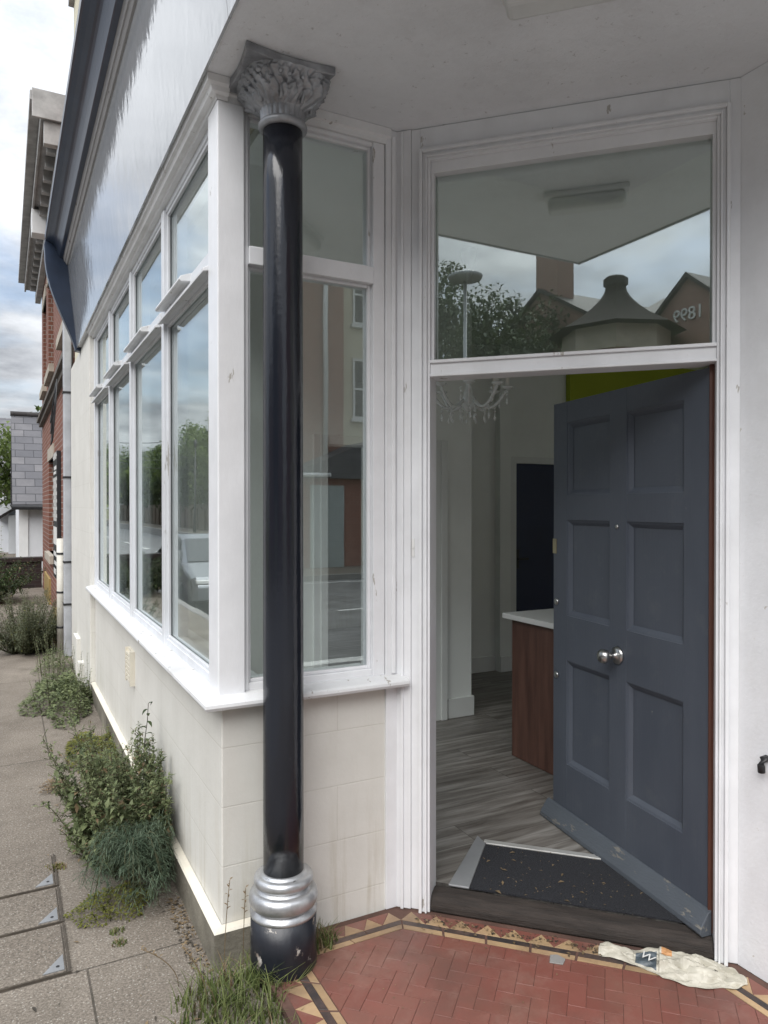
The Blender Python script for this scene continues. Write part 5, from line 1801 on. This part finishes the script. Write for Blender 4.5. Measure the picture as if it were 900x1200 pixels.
for (x, y, kd, sc) in ((-20.5, -14.6, 3, 1.72), (-23.0, -12.8, 3, 1.72), (-18.7, -15.0, 3, 1.45), (-26, -14.0, 3, 2.0), (-26, -9, 3, 1.9), (-24.5, -11.2, 3, 1.75)):
    tree(kd, (x, y, -0.6), 'dark crossroads tree mirrored in the glass light over the door', GT, sc, rng.uniform(0, 6))

# fence on the far side of the road
mb = MB()
for k in range(150):
    mb.box(-11.45, -11.42, 43 + k * 0.30, 43 + k * 0.30 + 0.28, -0.75, 1.75 + (0.02 if k % 2 else 0))
fn = mb.obj('board_fence', M['fence_wood']); tag(fn, 'long brown board fence below the reflected roadside trees', 'fence')
mb = MB()
for k in range(23): mb.box(-11.42, -11.32, 43 + k * 2.0, 43.1 + k * 2.0, -0.75, 1.45)
mb.obj('fence_posts', M['fence_wood'], fn)

# lamp posts
def lamp(loc, label, h=7.2, disc=True, rz=0, mat='galv'):
    t = thing('street_lamp', label, 'street lamp', loc, rz)
    mb_ = MB(); mb_.lathe([(0.09, 0), (0.08, 1.2), (0.055, 1.3), (0.045, h)], 0, 0, 14); mb_.obj('pole', M[mat], t)
    mb_ = MB()
    if disc: mb_.lathe([(0.05, h), (0.42, h + 0.04), (0.46, h + 0.12), (0.30, h + 0.20), (0.04, h + 0.26)], 0, 0, 28)
    else: mb_.lathe([(0.05, h), (0.09, h + 0.05), (0.12, h + 0.35), (0.02, h + 0.5)], 0, 0, 12)
    mb_.obj('lamp_head', M[mat], t)
    return t
lamp((-12.5, -9.2, 0), 'round headed street lamp mirrored at the left of the door light', 7.45)
lamp((-9.6, 42.2, 0), 'dark lamp post mirrored in the nearest side pane', 5.2, False, 0, 'iron')

# =================================================================== BUILDINGS ACROSS THE STREET (seen in the glass)
def windows_on(parent, rects, axis, at_, out):
    """rects (a0,a1,z0,z1) on a wall plane; axis 'x' means the plane runs along x at y = at_"""
    for a0, a1, z0, z1 in rects:
        mb_ = MB()
        def bx(p0, p1, q0, q1, d0, d1):
            if axis == 'x': mb_.box(p0, p1, min(at_ + out * d0, at_ + out * d1), max(at_ + out * d0, at_ + out * d1), q0, q1)
            else: mb_.box(min(at_ + out * d0, at_ + out * d1), max(at_ + out * d0, at_ + out * d1), p0, p1, q0, q1)
        f = 0.07
        bx(a0, a0 + f, z0, z1, 0.002, 0.06); bx(a1 - f, a1, z0, z1, 0.002, 0.06)
        bx(a0 + f, a1 - f, z1 - f, z1, 0.002, 0.06); bx(a0 + f, a1 - f, z0, z0 + f, 0.002, 0.06)
        bx(a0 + f, a1 - f, (z0 + z1) / 2 - .03, (z0 + z1) / 2 + .03, 0.002, 0.05)
        bx(a0 - .06, a1 + .06, z0 - .09, z0, 0.002, 0.12)
        fr = mb_.obj('window', M['upvc'], parent)
        mb_ = MB()
        if axis == 'x': mb_.box(a0 + f, a1 - f, min(at_ + out * .004, at_ + out * .02), max(at_ + out * .004, at_ + out * .02), z0 + f, z1 - f)
        else: mb_.box(min(at_ + out * .004, at_ + out * .02), max(at_ + out * .004, at_ + out * .02), a0 + f, a1 - f, z0 + f, z1 - f)
        mb_.obj('pane', M['dark_glass'], fr)

def gable(mb_, x0, x1, y0, y1, ze, zr, along='y', ov=0.25, m=0):
    """pitched roof; ridge runs along the given axis"""
    if along == 'y':
        xm = (x0 + x1) / 2
        v = [(x0 - ov, y0 - ov, ze), (x0 - ov, y1 + ov, ze), (xm, y1 + ov, zr), (xm, y0 - ov, zr), (x1 + ov, y0 - ov, ze), (x1 + ov, y1 + ov, ze)]
    else:
        ym = (y0 + y1) / 2
        v = [(x0 - ov, y0 - ov, ze), (x1 + ov, y0 - ov, ze), (x1 + ov, ym, zr), (x0 - ov, ym, zr), (x0 - ov, y1 + ov, ze), (x1 + ov, y1 + ov, ze)]
    v2 = [(a, b2, c - 0.14) for a, b2, c in v]
    mb_.add(v + v2, [(0, 1, 2, 3), (3, 2, 5, 4), (7, 6, 9, 8), (8, 9, 10 + 1, 10), (0, 3, 9, 6), (3, 4, 10, 9), (1, 7, 8, 2), (2, 8, 11, 5), (0, 6, 7, 1), (4, 5, 11, 10)], m)

b1 = thing('brick_building', 'tall plain brown brick side wall with white downpipe across the side street', 'building', (0, 0, 0))
mb = MB(); mb.box(0.5, 7.95, -26, -16.4, -0.75, 11.0); mb.obj('wall', M['brick_warm'], b1)
mb = MB(); gable(mb, 0.5, 7.95, -26, -16.4, 11.0, 14.0, 'y'); mb.obj('roof', M['slate_dark'], b1)
mb = MB(); mb.tube([(7.35, -16.30, 2.9), (7.35, -16.30, 11.0)], 0.07, 10); mb.obj('drainpipe', M['upvc'], b1)
b2_ = thing('cream_building', 'cream building with sash windows beyond the brown brick wall', 'building', (0, 0, 0))
mb = MB(); mb.box(8.0, 16.5, -27, -17.0, -0.75, 10.5); mb.obj('wall', M['render_cream'], b2_)
mb = MB(); gable(mb, 8.0, 16.5, -27, -17, 10.5, 13.5, 'x'); mb.obj('roof', M['slate_dark'], b2_)
windows_on(b2_, [(8.5, 9.4, 4.2, 6.0), (8.5, 9.4, 7.0, 8.8), (10.6, 11.5, 4.2, 6.0), (10.6, 11.5, 7.0, 8.8), (12.7, 13.6, 4.2, 6.0), (12.7, 13.6, 7.0, 8.8)], 'x', -17.0, 1)
gr_ = thing('garage', 'small lean-to garage with grey green door before the brick wall', 'garage', (0, 0, 0))
mb = MB(); mb.box(6.05, 7.9, -16.38, -15.1, -0.75, 2.45); mb.obj('wall', M['brick_warm'], gr_)
mb = MB(); mb.add([(5.9, -14.95, 2.46), (8.0, -14.95, 3.35), (8.0, -16.39, 3.35), (5.9, -16.39, 2.46), (5.9, -14.95, 2.34), (8.0, -14.95, 2.34), (8.0, -16.39, 2.34), (5.9, -16.39, 2.34)], [(0, 1, 2, 3), (7, 6, 5, 4), (0, 4, 5, 1), (3, 2, 6, 7), (0, 3, 7, 4), (1, 5, 6, 2)]); mb.obj('roof', M['slate'], gr_)
mb = MB(); mb.box(6.40, 7.35, -15.099, -15.05, -0.1, 2.15); mb.obj('door', simple('garage_door', (0.42, 0.47, 0.46), 0.5, 0.1), gr_)
mb = MB(); mb.tube([(5.85, -14.9, 2.40), (6.9, -14.9, 2.42)], 0.055, 8); mb.tube([(6.02, -14.95, 2.38), (6.02, -15.03, 2.2), (6.02, -15.03, -0.1)], 0.05, 8); mb.obj('gutter', M['upvc'], gr_)
b3 = thing('turret_house', 'corner house with flared turret roof and pale frieze across the crossroads', 'house', (0, 0, 0))
TX, TY = -13.3, -15.3
mb = MB(); mb.lathe([(1.55, -0.75), (1.55, 6.2)], TX, TY, 8, smooth=False); mb.obj('turret_wall', M['brick_dull'], b3)
mb = MB(); mb.lathe([(1.60, 6.2), (1.60, 6.88)], TX, TY, 8, smooth=False); mb.obj('frieze', M['stone'], b3)
mb = MB()
pr = [(2.05, 6.89)]
for k in range(1, 11):
    u = k / 10
    pr.append((2.05 * (1 - u) ** 1.5 + 0.30 * u, 6.89 + 1.45 * u))
pr += [(0.30, 8.36), (0.36, 8.40), (0.36, 8.62), (0.26, 8.68)]
mb.lathe(pr, TX, TY, 8, smooth=False); mb.obj('turret_roof', simple('turret_tiles', (0.030, 0.024, 0.022), 0.9, 0.4, 3, 12, 0.6, spec=0.15, bdist=0.05), b3)
mb = MB(); mb.box(-15.6, -14.2, -24, -16.0, -0.75, 6.9); mb.obj('wall', M['brick_dull'], b3)
mb = MB(); gable(mb, -15.4, -14.4, -24, -16.0, 6.9, 9.2, 'x'); mb.obj('roof', M['slate_dark'], b3)
b7 = thing('chimney_house', 'brown brick gable house with a broad chimney mirrored left of the turret', 'house', (0, 0, 0))
mb = MB()
mb.box(-22.0, -15.7, -25, -17.0, -0.75, 8.2)
mb.add([(-22.0, -17.0, 8.2), (-15.7, -17.0, 8.2), (-18.85, -17.0, 9.9), (-22.0, -25, 8.2), (-15.7, -25, 8.2), (-18.85, -25, 9.9)], [(0, 1, 2), (5, 4, 3)])
mb.obj('wall', M['brick_dull'], b7)
mb = MB(); gable(mb, -22.0, -15.7, -25, -17.0, 8.12, 10.02, 'y', 0.15); mb.obj('roof', M['slate_dark'], b7)
mb = MB(); mb.box(-19.3, -18.0, -17.9, -17.12, 9.3, 13.2); mb.obj('chimney', M['brick_dull'], b7)
b4 = thing('dated_house', 'brick gable house with pale date figures high on the gable', 'house', (0, 0, 0))
mb = MB()
gx0, gx1, gy = -14.1, -9.9, -17.0
mb.box(gx0, gx1, -25, gy, -0.75, 6.9)
mb.add([(gx0, gy, 6.9), (gx1, gy, 6.9), ((gx0 + gx1) / 2, gy, 8.55), (gx0, -25, 6.9), (gx1, -25, 6.9), ((gx0 + gx1) / 2, -25, 8.55)], [(0, 1, 2), (5, 4, 3)])
mb.obj('wall', M['brick_dull'], b4)
mb = MB(); gable(mb, gx0, gx1, -25, gy, 6.82, 8.70, 'y', 0.15); mb.obj('roof', M['slate_dark'], b4)
windows_on(b4, [(-13.4, -12.4, 3.6, 5.3), (-11.5, -10.5, 3.6, 5.3)], 'x', gy, 1)
fc = bpy.data.curves.new('date', 'FONT'); fc.body = '1899'; fc.size = 0.55; fc.extrude = 0.02; fc.align_x = 'CENTER'; fc.materials.append(M['text_white'])
fo = bpy.data.objects.new('date_figures', fc); C.objects.link(fo); fo.parent = b4
fo.location = ((gx0 + gx1) / 2, gy + 0.03, 7.25); fo.rotation_euler = (R(90), 0, R(180))
to_mesh(fo, 'date_figure')
b5 = thing('far_brick_house', 'plain brick house mirrored at the edge of the nearest side pane', 'house', (0, 0, 0))
mb = MB(); mb.box(-22, -11.6, 24, 42, -0.75, 6.0); mb.obj('wall', M['brick_dull'], b5)
mb = MB(); gable(mb, -22, -11.6, 24, 42, 6.0, 9, 'y'); mb.obj('roof', M['slate_dark'], b5)
windows_on(b5, [(26, 27.2, 0.9, 2.5), (30, 31.2, 0.9, 2.5), (34, 35.2, 0.9, 2.5), (26, 27.2, 3.6, 5.2), (30, 31.2, 3.6, 5.2), (34, 35.2, 3.6, 5.2), (38, 39.2, 3.6, 5.2)], 'y', -11.6, 1)
b6 = thing('terrace_house', 'brick terrace house further along the main road opposite', 'house', (0, 0, 0))
mb = MB(); mb.box(-21, -11.8, -9, 8, -0.75, 5.8); mb.obj('wall', M['brick_dull'], b6)
b6.location = (-14, 0, 0)
mb = MB(); gable(mb, -21, -11.8, -9, 8, 5.8, 8.6, 'y'); mb.obj('roof', M['slate_dark'], b6)

# =================================================================== PARKED CAR (seen in the side window)
car = thing('parked_car', 'silver hatchback parked at the kerb, mirrored in the nearest side pane', 'car', (-3.05, 12.4, -0.44), R(-90))
# local: +x = nose (points to -Y of the street), width along y
side = [(2.08, 0.36), (2.10, 0.62), (1.95, 0.78), (1.05, 0.98), (0.30, 1.40), (-0.10, 1.47), (-0.95, 1.45), (-1.70, 1.08), (-2.02, 1.00), (-2.12, 0.65), (-2.08, 0.34)]
mb = MB()
def wid(z): return 0.86 if z < 0.85 else 0.86 - 0.24 * (z - 0.85) / 0.62
n = len(side)
vs = []
for s in (-1, -0.86, 0.86, 1):
    for x, z in side:
        k = 1 if abs(s) == 1 else 0
        vs.append((x * (0.975 if k else 1.0), (1 if s > 0 else -1) * (wid(z) - (0.0 if k else 0.10)), z - (0.03 if k and z > 0.5 else 0)))
fs = []
for r_ in range(3):
    for i in range(n):
        j = (i + 1) % n
        fs.append((r_ * n + i, r_ * n + j, (r_ + 1) * n + j, (r_ + 1) * n + i))
fs += [tuple(range(n)), tuple(3 * n + i for i in reversed(range(n)))]
mb.add(vs, fs, 0, False)
mb.obj('body', M['car_paint'], car, bevel=0.05, seg=3)
mb = MB()
for s in (-1, 1):
    y = lambda z, e=0.012: s * (wid(z) + e - 0.015)
    for pl_ in ([(0.85, 0.98), (0.28, 1.33), (-0.15, 1.385), (-0.15, 0.98)], [(-0.25, 0.98), (-0.25, 1.385), (-0.9, 1.36), (-1.45, 1.07), (-1.3, 0.98)]):
        vv = [(x, y(z), z) for x, z in pl_] + [(x, y(z, -0.01), z) for x, z in pl_]
        k = len(pl_)
        mb.add(vv, [tuple(range(k)), tuple(reversed(range(k, 2 * k)))] + [(i, (i + 1) % k, k + (i + 1) % k, k + i) for i in range(k)])
mb.obj('side_window', M['dark_glass'], car)
mb = MB(); mb.add([(1.04, -0.70, 1.00), (1.04, 0.70, 1.00), (0.34, 0.60, 1.40), (0.34, -0.60, 1.40), (1.02, -0.70, 0.96), (1.02, 0.70, 0.96), (0.30, 0.60, 1.36), (0.30, -0.60, 1.36)], [(0, 1, 2, 3), (7, 6, 5, 4), (0, 4, 5, 1), (3, 2, 6, 7), (0, 3, 7, 4), (1, 5, 6, 2)]); mb.obj('windscreen', M['dark_glass'], car)
mb = MB(); mb.box(2.04, 2.115, -0.5, 0.5, 0.42, 0.56); mb.obj('grille', M['iron'], car)
for s in (-1, 1):
    mb = MB(); mb.box(1.95, 2.085, min(s * .56, s * .79), max(s * .56, s * .79), 0.66, 0.74); mb.obj('headlight', M['lamp_lens'], car, bevel=0.02)
    for x in (1.32, -1.32):
        mb = MB(); mb.lathe([(0.19, -0.10), (0.29, -0.10), (0.315, -0.07), (0.315, 0.07), (0.29, 0.10), (0.19, 0.10)], 0, 0, 28, M=Matrix.Translation((x, s * 0.79, 0.315)) @ Matrix.Rotation(R(90), 4, 'X'))
        wh = mb.obj('wheel', M['rubber'], car)
        mb = MB(); mb.lathe([(0.20, -0.08), (0.20, 0.08)], 0, 0, 20, M=Matrix.Translation((x, s * 0.79, 0.315)) @ Matrix.Rotation(R(90), 4, 'X')); mb.obj('rim', M['galv'], wh)

mound('garden_hedge', 'rough green hedge behind the low dark wall beside the cottage', (-1.35, 20.5, -0.6), 1.3, 1.8, 1.55, 2600, 61, M['leaf_tree'], (0.08, 0.16), 0.6, 8, 'hedge', None)
# overhead wires
mb = MB()
for (z0, z1, x0) in ((4.0, 4.6, -3.0), (3.4, 3.9, -3.4), (2.9, 4.2, -2.8)):
    pts = [(x0 - 2 + 3.2 * k / 10, 24 + 6 * k / 10, z0 + (z1 - z0) * k / 10 - 0.25 * sin(k / 10 * pi)) for k in range(11)]
    mb.tube(pts, 0.012, 4)
tag(mb.obj('overhead_wires', M['iron']), 'thin overhead wires in front of the trees beside the cottage roof', 'wires')
